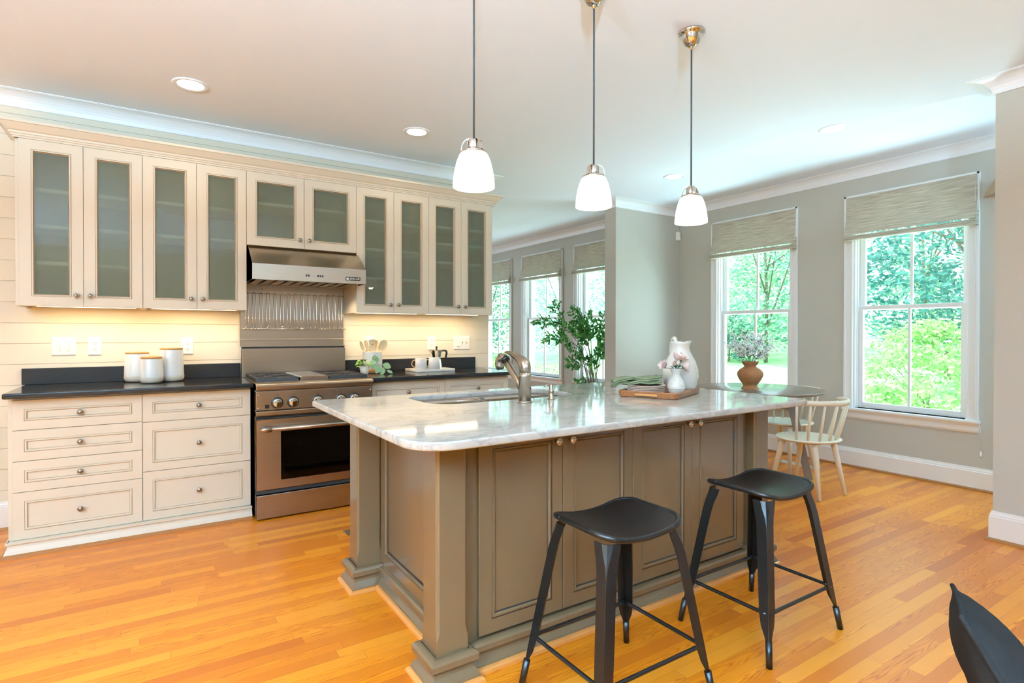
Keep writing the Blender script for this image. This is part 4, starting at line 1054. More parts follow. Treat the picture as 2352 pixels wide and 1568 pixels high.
MB().add(v, f, True).build('body', 'white_ceramic', t)
hd = Vector((.40, .91, 0))
pts = [Vector((x, y, ZTR))+hd*d_+Vector((0, 0, z_)) for d_, z_ in ((.050, .255), (.060, .285), (.075, .300), (.095, .297), (.115, .270), (.124, .230), (.118, .190), (.100, .160), (.088, .150))]
MB().tube(pts, [.011, .011, .0115, .011, .010, .0095, .009, .009, .009], 12).build('handle', 'white_ceramic', t)
# small bud vase with pink flowers
x, y = 3.012, -2.634
t = thing('bud_vase', 'small fluted white vase in front of the big pitcher', 'vase', (x, y, ZTR))
MB().lathe([(.024, 0), (.030, .002), (.041, .014), (.0468, .036), (.0455, .052), (.036, .072), (.025, .090), (.0205, .102), (.022, .115), (.030, .132), (.0335, .138), (.0315, .138), (.020, .115), (.018, .10)],
           (x, y, ZTR), 48).build('body', 'white_ceramic', t)
rb = MB()
for i in range(24):
    a = 2*PI*i/24; rb.tube([(x+q*math.cos(a), y+q*math.sin(a), ZTR+h) for q, h in ((.0458, .052), (.0362, .072), (.0252, .090), (.0207, .102), (.0222, .115), (.0302, .132))], [.0004, .0016, .0014, .0011, .0011, .0004], 5)
rb.lathe([(.0478, .034), (.0482, .036), (.0478, .038)], (x, y, ZTR), 48)
rb.build('fluting', 'white_ceramic', t)
def blossom(label, c, tilt, s, opened):
    c = Vector(c); b = Vector((x, y, ZTR+.045)); r4 = random.Random(label)
    t = thing('pink_flower', label, 'flower', b, 'pink flowers in the bud vase')
    neck = Vector((x+(c.x-x)*.25, y+(c.y-y)*.25, ZTR+.142))
    MB().tube([b, Vector((x, y, ZTR+.10)), neck, c-Vector((0, 0, .012))], .0016, 6).build('stem', 'stem_green', t)
    ax = Vector(tilt).normalized(); e1 = ax.orthogonal().normalized(); e2 = ax.cross(e1); pm = MB()
    for lay, (k, sp_, ln) in enumerate(((6, opened, 1), (5, opened*.65, .9), (4, opened*.3, .75))):
        for i in range(k):
            a = 2*PI*(i+.5*lay)/k+r4.uniform(-.2, .2); o = e1*math.cos(a)+e2*math.sin(a)
            d = (o*sp_+ax*(1.05-sp_*.4)).normalized()
            pm.leaf(c-ax*.008+o*.003, d, ax-o*.2, 0.044*s*ln*r4.uniform(.9, 1.1), .036*s, .22, -.15)
    pm.build('petals', 'petal_pink', t)
    MB().lathe([(.001, -.012), (.006, -.006), (.007, 0), (.001, .004)], c-ax*.004, 10).build('calyx', 'stem_green', t)
    MB().leaf(neck, (c.x-x+.01, c.y-y-.01, .03), (0, 0, 1), .032, .016).build('leaf', 'leaf_dark', t)
blossom('pink flower furthest left, drooping over the vase rim', (2.925, -2.632, 1.065), (-.9, -.2, .35), .95, .75)
blossom('pink flower standing highest at the top centre of the bunch', (3.018, -2.632, 1.098), (-.1, -.5, .85), 1.05, .8)
blossom('pink flower at the upper right of the bunch', (3.068, -2.622, 1.094), (.35, -.5, .75), 1.0, .8)
blossom('pink flower lowest on the right, petals hanging down', (3.066, -2.640, 1.058), (.6, -.6, .1), .95, .9)
blossom('small pink bud in the middle just above the vase rim', (2.990, -2.640, 1.072), (-.2, -.7, .4), .75, .45)

# ================================================================== BAR STOOLS
def make_stool(label):
    t = thing('bar_stool', label, 'stool', (0, 0, 0), 'black metal stools at the island')
    hx, hy, r = .182, .152, .065
    def sz(x): return .588+.030*(abs(x)/hx)**2.0
    # pressed saddle seat with rolled rim
    out = outline([(-hx, -hy), (hx, -hy), (hx, hy), (-hx, hy)], r, 8)
    fine = []
    for i, p in enumerate(out):
        q = out[(i+1) % len(out)]; k = max(1, int(math.dist(p, q)/.02))
        fine += [(p[0]+(q[0]-p[0])*j/k, p[1]+(q[1]-p[1])*j/k) for j in range(k)]
    rings = []
    for s_ in (1.0, .96, .9, .75, .55, .35, .15):
        rings.append([(p[0]*s_, p[1]*s_, sz(p[0]*s_)+(.0 if s_ > .97 else .0015)) for p in fine])
    v = [p for q in rings for p in q]; n = len(fine); f = []
    for k in range(len(rings)-1):
        for j in range(n): f.append((k*n+j, k*n+(j+1) % n, (k+1)*n+(j+1) % n, (k+1)*n+j))
    f.append(tuple((len(rings)-1)*n+j for j in range(n)))
    und = [(p[0], p[1], p[2]-.010) for p in v]; m_ = len(v)
    mb = MB().add(v+und, f+[tuple(i+m_ for i in q[::-1]) for q in f]+[(j, (j+1) % n, m_+(j+1) % n, m_+j) for j in range(n)], True)
    seat = mb.build('seat', 'black_paint', t)
    MB().tube([(p[0]*.985, p[1]*.985, sz(p[0])-.006) for p in fine], .0098, 10, closed=True, upv=(0, 0, 1)).build('rolled_rim', 'black_paint', seat)
    sm = MB()
    for sx, sy in ((-1, -1), (1, -1), (1, 1), (-1, 1)):
        for p in ((sx*(hx-.072), sy*hy), (sx*hx, sy*(hy-.072))):
            d = (1, 0) if abs(p[1]) == hy else (0, 1)
            sm.tube([(p[0]*.985-d[0]*.0008, p[1]*.985-d[1]*.0008, sz(p[0])-.006), (p[0]*.985+d[0]*.0008, p[1]*.985+d[1]*.0008, sz(p[0])-.006)], .0104, 12)
    sm.build('seam', 'black_plastic', seat)
    FX, FY = .253, .206; TX, TY = .158, .128
    at_ = lambda q: (FX+(TX-FX)*q, FY+(TY-FY)*q)
    for sx, sy in ((-1, -1), (1, -1), (1, 1), (-1, 1)):
        # folded sheet leg: ridge on the outer corner, two flanges
        mb = MB(); v = []; f = []
        for z, w, ro in ((.085, .013, .6), (.105, .020, .5), (.135, .033, .25), (.18, .040, .1), (.30, .042, .06), (.42, .0425, .06), (.49, .044, .1), (.525, .048, .4), (.555, .056, .8), (.582, .060, 1)):
            q = z/.60; x, y = at_(q); th_ = .0028
            rd = w*.42*ro
            o = [(-w, 0), (-rd, 0), (-rd*.3, -rd*.3), (0, -rd), (0, -w)]; i_ = [(-th_, -w), (-th_, -rd-th_*.5), (-rd*.3-th_, -rd*.3-th_), (-rd-th_*.5, -th_), (-w, -th_)]
            for a, b in o+i_: v.append((sx*(x+a+.006), sy*(y+b+.006), z))
        k = 10
        for i in range(len(v)//k-1):
            for j in range(k): f.append((i*k+j, i*k+(j+1) % k, (i+1)*k+(j+1) % k, (i+1)*k+j))
        f += [tuple(range(k))[::-1], tuple(len(v)-k+j for j in range(k))]
        lg = mb.add(v, f).build('leg', 'black_paint', t)
        p0, p1 = at_(0), at_(.155)
        MB().tube([(sx*(p0[0]), sy*(p0[1]), .002), (sx*(p1[0]), sy*(p1[1]), .093)], [.0115, .0125], 14).build('foot_tube', 'black_paint', lg)
    zz = .180; ax, ay = at_(zz/.60); ax -= .002; ay -= .002
    for a, b in (((-ax, -ay), (ax, -ay)), ((ax, -ay), (ax, ay)), ((ax, ay), (-ax, ay)), ((-ax, ay), (-ax, -ay))):
        d = Vector((b[0]-a[0], b[1]-a[1])).normalized()*.012
        MB().tube([(a[0]+d.x*.4, a[1]+d.y*.4, zz), (a[0]+d.x*2, a[1]+d.y*2, zz), (b[0]-d.x*2, b[1]-d.y*2, zz), (b[0]-d.x*.4, b[1]-d.y*.4, zz)], [.010, .0072, .0072, .010], 12).build('stretcher', 'black_paint', t)
    return t
st0 = make_stool('black metal stool nearer the camera, before the left island doors')
st0.location = (1.990, -3.252, 0)
dup(st0, (2.8115, -3.256, 0), 0, 'black metal stool further back, near the right island post')

# ================================================================== DINING TABLE, CHAIRS
TXC, TYC = 5.13, -1.71
t = thing('dining_table', 'round grey brown wooden dining table by the windows', 'table', (TXC, TYC, 0))
MB().lathe([(.001, .722), (.505, .722), (.530, .732), (.540, .742), (.540, .749), (.535, .752), (.001, .752)], (TXC, TYC, 0), 96).build('tabletop', 'table_wood', t)
for k in range(4):
    a = R(-62+90*k); c, s = math.cos(a), math.sin(a); px_, py_ = -s, c
    def q(r_, w, z): return [(TXC+c*(r_-.032)-px_*w, TYC+s*(r_-.032)-py_*w, z), (TXC+c*(r_+.032)-px_*w, TYC+s*(r_+.032)-py_*w, z), (TXC+c*(r_+.032)+px_*w, TYC+s*(r_+.032)+py_*w, z), (TXC+c*(r_-.032)+px_*w, TYC+s*(r_-.032)+py_*w, z)]
    MB().hexa(q(.415, .017, 0), q(.26, .025, .7215)).build('leg', 'table_wood', t, bevel=.004)
for k in range(2):
    a = R(-62+90*k); c, s = math.cos(a), math.sin(a)
    zz = .58+.042*k
    MB().hexa([(TXC+c*r_-s*w, TYC+s*r_+c*w, zz) for r_, w in ((-.285, -.014), (.285, -.014), (.285, .014), (-.285, .014))], [(TXC+c*r_-s*w, TYC+s*r_+c*w, zz+.04) for r_, w in ((-.285, -.014), (.285, -.014), (.285, .014), (-.285, .014))]).build('cross_rail', 'table_wood', t)

def make_chair(label):
    t = thing('spindle_chair', label, 'chair', (0, 0, 0), 'cream spindle back chairs')
    MB().lathe([(.001, .408), (.19, .408), (.222, .414), (.236, .422), (.238, .428), (.232, .433), (.21, .434), (.001, .430)], (0, 0, 0), 56, sq=(1, .96)).build('seat', 'chair_paint', t)
    for sx in (-1, 1):
        for y0, y1 in ((-.125, -.195), (.13, .215)):
            MB().tube([(sx*.115, y0, .4075), (sx*.123, y0+(y1-y0)*.18, .35), (sx*.162, y1, .002)], [.022, .0225, .0135], 16).build('leg', 'chair_paint', t)
        MB().box(sx*.115-.035, sx*.115+.035, -.155, .16, .398, .4075).build('seat_block', 'chair_paint', t)
    # bent rail and spindles
    arc = lambda a: (.268*math.cos(a), .235*math.sin(a)-.030)
    A = [R(-172+164*i/28) for i in range(29)]
    mb = MB(); v = []; f = []
    for i, a in enumerate(A):
        x, y = arc(a); nx, ny = math.cos(a), math.sin(a); h = .018*min(1, min(i, 28-i)/2+.35)
        for d_, z_ in ((-.009, -h), (.009, -h), (.011, 0), (.009, h), (-.009, h), (-.011, 0)): v.append((x+nx*d_, y+ny*d_, .722+z_))
    for i in range(28):
        for j in range(6): f.append((i*6+j, i*6+(j+1) % 6, i*6+6+(j+1) % 6, i*6+6+j))
    f += [tuple(range(6))[::-1], tuple(28*6+j for j in range(6))]
    mb.add(v, f, True).build('back_rail', 'chair_paint', t)
    for k in range(8):
        a0 = R(-90+(k-3.5)*22.5); a1 = R(-90+(k-3.5)*22.2)
        b = (.205*math.cos(a0), .195*math.sin(a0), .430); x, y = arc(a1)
        MB().tube([b, (b[0]+(x-b[0])*.5, b[1]+(y-b[1])*.5, .56), (x, y, .712)], [.0105, .0095, .0085], 12).build('spindle', 'chair_paint', t)
    return t
ch = make_chair('cream spindle back chair on the near side of the dining table')
ch.location = (4.935, -2.285, 0); ch.rotation_euler = (0, 0, R(-4))
dup(ch, (5.54, -1.735, 0), R(92), 'cream spindle back chair between the dining table and the window')

# wicker vase with berry stems
vx, vy, vz = 5.012, -1.730, .7525
t = thing('wicker_vase', 'brown woven wicker vase on the dining table', 'vase', (vx, vy, vz))
pr = [(.066, 0), (.070, .004), (.066, .010), (.056, .022), (.052, .030), (.060, .045), (.083, .075), (.100, .110), (.104, .130), (.098, .150), (.080, .170), (.056, .184), (.046, .194), (.048, .205), (.060, .222), (.068, .236), (.064, .236), (.044, .200), (.040, .19)]
MB().lathe([(a, vz+h) for a, h in pr], (vx, vy, 0), 48).build('body', 'wicker', t)
wv = MB()
for i in range(20):
    a = 2*PI*i/20; wv.tube([(vx+(r_+.0005)*math.cos(a), vy+(r_+.0005)*math.sin(a), vz+h) for r_, h in pr[2:16]], .0022, 5)
for i in range(25):
    h = .012+i*.0089
    for (r0, h0), (r1, h1) in zip(pr[1:16], pr[2:16]):
        if h0 <= h <= h1:
            q = r0+(r1-r0)*(h-h0)/max(1e-6, h1-h0); ring = [(vx+(q+.0022*math.cos(10*a+PI*i))*math.cos(a), vy+(q+.0022*math.cos(10*a+PI*i))*math.sin(a), vz+h) for a in [2*PI*k/60 for k in range(60)]]
            wv.tube(ring, .0022, 5, closed=True); break
for h, q in ((.236, .066), (.003, .069)): wv.tube([(vx+q*math.cos(a), vy+q*math.sin(a), vz+h) for a in [2*PI*k/40 for k in range(40)]], .0045, 6, closed=True)
wv.build('weave', 'wicker', t)
def berry_stem(tip, seed, n=40):
    r5 = random.Random(seed); b = Vector((vx, vy, vz+.03)); tp = Vector(tip)
    t = thing('berry_stem', 'spray of tiny whitish berries standing in the wicker vase', 'flower', b, 'berry sprays in the wicker vase')
    neck = Vector((vx+(tp.x-vx)*.14, vy+(tp.y-vy)*.14, vz+.23))
    k1 = neck.lerp(tp, .55)+Vector((0, 0, .02))
    sm = MB().tube([b, Vector((vx, vy, vz+.17)), neck, k1, tp], .0018, 5); bm_ = MB(); lm = MB()
    for i in range(n):
        u = .30+.70*r5.random(); c = (neck.lerp(k1, u/.55) if u < .55 else k1.lerp(tp, (u-.55)/.45))
        o = Vector((r5.gauss(0, 1), r5.gauss(0, 1), r5.gauss(.15, 1))).normalized()*r5.uniform(.014, .046)
        sm.tube([c, c+o], .0007, 4)
        for j in range(3):
            p = c+o+Vector((r5.uniform(-.009, .009), r5.uniform(-.009, .009), r5.uniform(-.009, .009))); q = r5.uniform(.0042, .0066)
            bm_.lathe([(.0005, -q), (q*.75, -q*.6), (q, 0), (q*.75, q*.6), (.0005, q)], p, 6)
    for i in range(2):
        c = neck.lerp(tp, r5.uniform(.1, .75)); lm.leaf(c, (r5.gauss(0, 1), r5.gauss(0, 1), r5.uniform(-.2, .8)), (0, 0, 1), r5.uniform(.05, .075), r5.uniform(.02, .03))
    sm.build('stems', 'stem_green', t); bm_.build('berries', 'berry_white', t); lm.build('leaves', 'leaf_dark', t)
Rt, Dp = Vector((.839, -.545, 0)), Vector((.545, .839, 0)); vc = Vector((vx, vy, 0))
for i, (a, d_, z) in enumerate(((-.185, 0, 1.145), (-.13, .03, 1.205), (-.075, -.03, 1.245), (-.02, .02, 1.205), (-.05, -.05, 1.12), (.03, .04, 1.235), (.06, -.04, 1.165), (.11, .02, 1.215), (.165, -.01, 1.165), (.20, .03, 1.105), (.125, -.04, 1.08), (-.11, -.03, 1.09))):
    p = vc+Rt*a*1.12+Dp*d_; z += .012; berry_stem((p.x, p.y, z), 40+i)

# ================================================================== PENDANTS
def make_pendant(label):
    t = thing('pendant_lamp', label, 'lamp', (0, 0, 0), 'pendant lamps over the island')
    MB().lathe([(.001, -.075), (.016, -.074), (.034, -.062), (.046, -.040), (.050, -.024), (.052, -.018), (.062, -.014), (.066, -.007), (.066, -.0005), (.001, -.0005)], (0, 0, 0), 40).build('canopy', 'chrome', t)
    MB().lathe([(.001, -.088), (.007, -.087), (.008, -.078), (.012, -.074)], (0, 0, 0), 16).build('strain_relief', 'chrome', t)
    zt_ = -.774
    MB().tube([(0, 0, -.087), (0, 0, zt_+.004)], .0042, 8).build('cord', 'cord_grey', t)
    hd = MB().lathe([(.006, zt_+.006), (.016, zt_+.003), (.023, zt_-.006), (.024, zt_-.030), (.022, zt_-.042), (.001, zt_-.042)], (0, 0, 0), 28)
    ho = hd.build('socket', 'chrome', t)
    ring = zt_-.046
    rg = MB(); rg.lathe([(.044, ring), (.050, ring+.001), (.051, ring-.006), (.044, ring-.005)], (0, 0, 0), 36); rg.build('shade_ring', 'chrome', t)
    for k in range(3):
        a = R(40+120*k); c, s = math.cos(a), math.sin(a); ar = MB(); v = []; f = []
        for i in range(11):
            u = PI/2*i/10; r_ = .012+.036*math.sin(u); z = ring+(zt_+.002-ring)*math.cos(u)
            for w, o in ((-.006, 0), (.006, 0), (.006, .002), (-.006, .002)): v.append((c*(r_+o)-s*w, s*(r_+o)+c*w, z+o))
        for i in range(10):
            for j in range(4): f.append((i*4+j, i*4+(j+1) % 4, i*4+4+(j+1) % 4, i*4+4+j))
        ar.add(v, f); ar.build('holder_arm', 'chrome', ho)
    zs = ring-.002
    sh = [(.030, zs+.002), (.047, zs), (.056, zs-.012), (.066, zs-.038), (.073, zs-.068), (.0775, zs-.098), (.0785, zs-.108), (.0795, zs-.118), (.0800, zs-.132)]
    MB().lathe(sh+[(r_-.003, z) for r_, z in sh[::-1]], (0, 0, 0), 56).build('shade', 'opal_glass', t)
    MB().lathe([(.001, zs-.088), (.016, zs-.085), (.026, zs-.068), (.026, zs-.054), (.014, zs-.025), (.012, zs-.004)], (0, 0, 0), 24).build('bulb', 'bulb_glass', t)
    return t
pn = make_pendant('white glass pendant lamp furthest left, nearest the cabinets')
PL = [(1.681, -2.80), (2.281, -2.80), (2.925, -2.80)]
pn.location = (*PL[0], ZC)
dup(pn, (*PL[1], ZC), R(35), 'white glass pendant lamp in the middle of the three')
dup(pn, (*PL[2], ZC), R(75), 'white glass pendant lamp furthest right, nearest the dining windows')
for x, y in PL: lamp('pendant_light', 'POINT', (x, y, ZC-.774-.048-.115), PEND_W, SOFT, shadow_soft_size=.03)

# ================================================================== RECESSED CEILING LIGHTS
def make_can(label):
    t = thing('recessed_light', label, 'light', (0, 0, 0), 'recessed ceiling lights')
    MB().lathe([(.072, -.0005), (.100, -.0005), (.100, -.003), (.094, -.007), (.078, -.006), (.072, -.003)], (0, 0, 0), 48).build('trim_ring', 'trim_white', t)
    MB().lathe([(.001, -.0022), (.071, -.0022), (.072, -.0035), (.001, -.0035)][::1], (0, 0, 0), 40).build('lens', 'lamp_lens', t)
    return t
cn = make_can('recessed ceiling light above the left end of the cabinets')
CANS = [(.853, -.749), (2.319, -.761), (4.875, -1.0), (4.875, -2.50)]
cn.location = (*CANS[0], ZC)
for p, lab in zip(CANS[1:], ('recessed ceiling light between the cabinets and the pendants', 'recessed ceiling light over the dining table, beside the right pendant', 'recessed ceiling light nearest the right hand windows')): dup(cn, (*p, ZC), 0, lab)
for i, (x, y) in enumerate(CANS+[(-.35, -2.6), (.35, -4.4), (1.5, -5.4), (-.6, -6.2), (2.4, -7.2)]):  # extra positions are added spots without fittings, out of view
    lamp('ceiling_spot', 'SPOT', (x, y, ZC-.006), CAN_W*(.85 if i < 2 else .7 if i < 4 else 2.5 if i == 4 else .3), CANC if i not in (2, 3) else SOFT, spot_size=R(135), spot_blend=.8, shadow_soft_size=.06)

# ================================================================== FLOOR PLANT BEYOND THE WALL END
fx0, fy0 = 5.40, .75
t = thing('floor_plant', 'tall leafy plant with arching fronds in the room beyond the island', 'potted plant', (fx0, fy0, 0))
MB().lathe([(.11, 0), (.115, .004), (.155, .30), (.160, .31), (.150, .31), (.140, .27), (.001, .27)], (fx0, fy0, 0), 40).build('pot', 'cream_ceramic', t)
MB().lathe([(.142, .272), (.07, .280), (.001, .281)], (fx0, fy0, 0), 24).build('soil', 'soil', t)
FR = [((4.40, .70, 1.35), (4.66, .70, 1.45), (5.13, .75, 1.17), 1.1), ((4.51, .65, 1.135), (4.80, .68, 1.27), (5.18, .75, 1.03), 1.25), ((4.83, .85, 1.63), (4.87, .83, 1.45), (5.22, .78, 1.05), .55),
      ((4.99, .7, 1.56), (5.12, .7, 1.40), (5.30, .75, 1.10), 1.1), ((4.88, .6, 1.025), (5.05, .65, 1.06), (5.28, .72, .85), 1.2), ((4.93, .72, .82), (5.06, .72, .94), (5.30, .74, .75), 1.1),
      ((5.10, .68, .56), (5.14, .7, .70), (5.34, .74, .60), 1.0), ((5.38, .8, 1.52), (5.37, .8, 1.36), (5.38, .77, .95), 1.2), ((5.62, .75, 1.52), (5.55, .75, 1.40), (5.44, .76, 1.0), 1.2),
      ((5.70, .7, 1.30), (5.58, .72, 1.32), (5.45, .75, .9), 1.2), ((5.66, .8, 1.02), (5.56, .8, 1.10), (5.44, .76, .75), 1.2), ((5.20, .95, 1.38), (5.26, .9, 1.30), (5.36, .8, .9), 1.1), ((5.02, .55, 1.33), (5.12, .6, 1.30), (5.32, .72, .9), 1.2),
      ((5.06, .66, 1.46), (5.18, .7, 1.36), (5.34, .75, .95), 1.1), ((5.22, .6, .95), (5.28, .65, .98), (5.36, .73, .6), 1.0), ((5.55, .6, 1.18), (5.48, .65, 1.16), (5.42, .73, .7), 1.2)]
r6 = random.Random(11)
for i, (tip, mid, root, dens) in enumerate(FR):
    tip, mid, root = map(Vector, (tip, mid, root)); base = Vector((fx0+r6.uniform(-.07, .07), fy0+r6.uniform(-.06, .06), .275))
    pts = [base.lerp(root, k/5)+Vector((0, 0, .03*math.sin(PI*k/5))) for k in range(6)]
    for k in range(1, 13):
        u = k/12; pts.append(root*(1-u)**2+mid*1.0*2*u*(1-u)*1.0+tip*u**2 if False else root.lerp(mid, u).lerp(mid.lerp(tip, u), u))
    so = MB().tube(pts, [.006]*6+[.005-.0036*k/12 for k in range(12)], 6).build('stem', 'bark', t, label=None)
    lm = MB(); L = 0
    for k in range(6, len(pts)-1):
        p, q = pts[k], pts[k+1]; d = (q-p).normalized(); side = d.cross(Vector((-.3, -.8, .5))).normalized(); up_ = side.cross(d)
        u = (k-6)/12
        if u < .12: continue
        m_ = max(2, int((q-p).length/.020*dens+.5))
        for j in range(m_):
            for s in (-1, 1):
                ln = (.056-.022*u)*r6.uniform(.8, 1.15); c = p.lerp(q, (j+.5)/m_)
                if u < .75 and r6.random() < .5:      # short side sprig
                    e = (side*s*.75+d*.45+up_*r6.uniform(-.5, .5)).normalized()
                    for w_ in range(3):
                        cc = c+e*(.022+.026*w_); lm.leaf(cc, (e+side*r6.uniform(-.8, .8)+up_*r6.uniform(-.7, .7)), up_+side*r6.uniform(-.6, .6), ln, ln*.6, .15, .15)
                else:
                    lm.leaf(c, side*s*.8+d*.55+up_*r6.uniform(-.3, .3), up_+side*r6.uniform(-.5, .5), ln, ln*.6, .15, .15)
    for s in (0, 1): lm.leaf(pts[-1], (tip-mid)+Vector((r6.uniform(-.1, .1), 0, r6.uniform(-.1, .1))), (0, -.5, 1), .035, .014)
    lm.build('fronds', 'plant_leaf', so)

# ================================================================== SMALL WALL THINGS
t = thing('motion_sensor', 'small white motion sensor in the corner beside the wall end', 'sensor', (6.06, -.048, 2.36))
MB().hexa([(6.035, -.0228, 2.37), (6.098, -.0228, 2.37), (6.085, -.06, 2.37), (6.05, -.07, 2.37)], [(6.035, -.0228, 2.475), (6.098, -.0228, 2.475), (6.085, -.058, 2.475), (6.05, -.064, 2.475)]).build('case', 'white_plastic', t, bevel=.006)
MB().hexa([(6.050, -.0705, 2.385), (6.086, -.0605, 2.385), (6.084, -.055, 2.385), (6.05, -.06, 2.385)], [(6.052, -.0690, 2.415), (6.084, -.0600, 2.415), (6.084, -.055, 2.415), (6.05, -.06, 2.415)]).build('lens', 'trim_white', t)
sxx, syy = 6.0, -3.20
t = thing('wall_sconce', 'pleated brown fabric wall lamp half hidden by the near wall', 'lamp', (sxx, syy, 2.255))
v = []; f = []; n = 72
for k, (r_, z) in enumerate(((.075, 2.435), (.085, 2.40), (.135, 2.315), (.150, 2.285), (.148, 2.285), (.130, 2.312), (.080, 2.40), (.07, 2.435))):
    for i in range(n):
        a = 2*PI*i/n; q = (r_+(.007 if i % 2 else -.004)*min(1, (2.45-z)/.1)); sc = 1 if k < 4 else .985
        v.append((sxx+q*sc*math.cos(a)*.6, syy+q*sc*math.sin(a), z-(.012 if (i % 2 and z < 2.3) else 0)))
for k in range(7):
    for i in range(n): f.append((k*n+i, k*n+(i+1) % n, (k+1)*n+(i+1) % n, (k+1)*n+i))
MB().add(v, f).build('pleated_shade', 'sconce_fabric', t)
MB().tube([(sxx, syy, 2.40), (sxx, syy, 2.47), (6.06, syy, 2.47), (6.098, syy, 2.44)], .006, 8).lathe([(.04, 0), (.04, .008), (.03, .014), (.001, .014)], (6.099, syy, 2.44), 20, '-x').build('bracket', 'nickel', t)
for nm, lab, x0, x1, y0, y1, along, mat_ in (('floor_vent', 'metal floor vent half hidden behind the far left island post', 1.648, 1.95, -1.275, -1.175, 'y', 'vent_brown'),
                                            ('floor_vent', 'pale floor vent under the window behind the dining chairs', 5.70, 5.80, -1.93, -1.56, 'y', 'vent_white')):
    t = thing(nm, lab, 'vent', ((x0+x1)/2, (y0+y1)/2, 0))
    mb = MB().box(x0, x1, y0, y0+.014, .0004, .005).box(x0, x1, y1-.014, y1, .0004, .005).box(x0, x0+.014, y0+.014, y1-.014, .0004, .005).box(x1-.014, x1, y0+.014, y1-.014, .0004, .005)
    mb.build('frame', mat_, t); sl = MB(); k = 0
    while y0+.018+k*.014 < y1-.02: sl.box(x0+.014, x1-.014, y0+.018+k*.014, y0+.025+k*.014, .0006, .004); k += 1
    sl.build('louvres', mat_, t)

# ================================================================== CUSHION AT THE LOWER RIGHT CORNER
t = thing('cushion', 'dark charcoal square cushion with piped seam, at the lower right corner', 'cushion', (0, 0, 0))
S = .225; nn = 22; top = []; bot = []
for i in range(nn+1):
    for j in range(nn+1):
        a, b = 2*i/nn-1, 2*j/nn-1
        e = (1-abs(a)**2.4)*(1-abs(b)**2.4); h = .068*max(0, e)**.55
        k = 1-.05*(1-a*a)*abs(b)**3-.0; k2 = 1-.05*(1-b*b)*abs(a)**3
        wr = .004*math.sin(9*a+4*b)*e
        top.append((a*S*k2, b*S*k, h+wr)); bot.append((a*S*k2, b*S*k, -h+wr))
N_ = nn+1
for nm, vv, rev in (('front_panel', top, False), ('back_panel', bot, True)):
    f = [(i*N_+j, (i+1)*N_+j, (i+1)*N_+j+1, i*N_+j+1) for i in range(nn) for j in range(nn)]
    MB().add(vv, [q[::-1] for q in f] if rev else f, True).build(nm, 'cushion_fabric', t)
edge = [top[i*N_] for i in range(nn+1)]+[top[nn*N_+j] for j in range(1, nn+1)]+[top[i*N_+nn] for i in range(nn-1, -1, -1)]+[top[j] for j in range(nn-1, 0, -1)]
MB().tube(edge, .0052, 8, closed=True, upv=(0, 0, 1)).build('piping', 'cushion_fabric', t)
# one corner up, edge towards the viewer
tip = Vector((1.935, -4.244, .70))
n3 = (rt*.75+Vector((0, 0, 1))*.48-fw*.42).normalized()
e1 = (rt*.30-Vector((0, 0, 1))*.82-fw*.45); e1 = (e1-n3*e1.dot(n3)).normalized(); e2 = n3.cross(e1)
if e2.dot(fw) < 0: e2 = -e2
mw = Matrix((e1, e2, e1.cross(e2))).transposed().to_4x4()
t.rotation_euler = mw.to_euler(); t.location = tip+(e1+e2)*(S*.99); CUSH = t

bpy.context.view_layer.update()
BV = [o.matrix_world @ v.co for o in CUSH.children for v in o.data.vertices]; BZ = min(v.z for v in BV)-.001; low = min(BV, key=lambda v: v.z)
bx, by = low.x+.05, low.y-.12
t = thing('upholstered_bench', 'grey upholstered bench carrying the dark cushion, below the view', 'bench', (bx, by, 0))
MB().box(bx-.30, bx+.42, by-.42, by+.30, .10, BZ).build('seat', 'bench_fabric', t, bevel=.03)
for sx, sy in ((-.25, -.37), (.37, -.37), (.37, .25), (-.25, .25)): MB().tube([(bx+sx, by+sy, .001), (bx+sx, by+sy, .101)], .022, 12).build('leg', 'black_paint', t)

# unseen upward lamps, added to brighten the ceiling
def added_uplight(x, y, watt, label):
    t = thing('added_floor_lamp', label, 'lamp', (x, y, 0))
    MB().lathe([(.14, .0005), (.14, .012), (.05, .022), (.012, .03), (.012, 1.72), (.02, 1.74)], (x, y, 0), 28).build('stand', 'nickel', t)
    MB().lathe([(.02, 1.74), (.10, 1.77), (.17, 1.84), (.165, 1.84), (.095, 1.776), (.001, 1.75)], (x, y, 0), 36).build('bowl', 'nickel', t)
    lamp('added_uplight_lamp', 'AREA', (x, y, 1.83), UPLIGHT_W*watt, UPLIGHT_RGB, (PI, 0, 0), shape='DISK', size=.28)
def added_shaded_lamp(x, y, label):  # warm lamp added out of view to light the left side
    t = thing('added_floor_lamp', label, 'lamp', (x, y, 0))
    MB().lathe([(.13, .0005), (.13, .012), (.03, .022), (.010, .03), (.010, 1.10), (.015, 1.12)], (x, y, 0), 28).build('stand', 'nickel', t)
    MB().lathe([(.20, 1.02), (.13, 1.34), (.001, 1.341)], (x, y, 0), 36).build('lamp_shade', 'linen_shade', t)
    lamp('added_lamp_bulb', 'POINT', (x, y, .96), SIDE_W, WARM, shadow_soft_size=.12)
added_shaded_lamp(-1.55, -3.1, 'added shaded fill lamp left of the viewer, out of view')
added_uplight(-2.3, -4.7, 640, 'added upward fill lamp left of the viewer, out of view')
added_uplight(-.3, -6.2, 1080, 'added upward fill lamp behind the viewer, out of view')
added_uplight(5.55, -6.2, 260, 'added upward fill lamp in the passage behind the near wall')

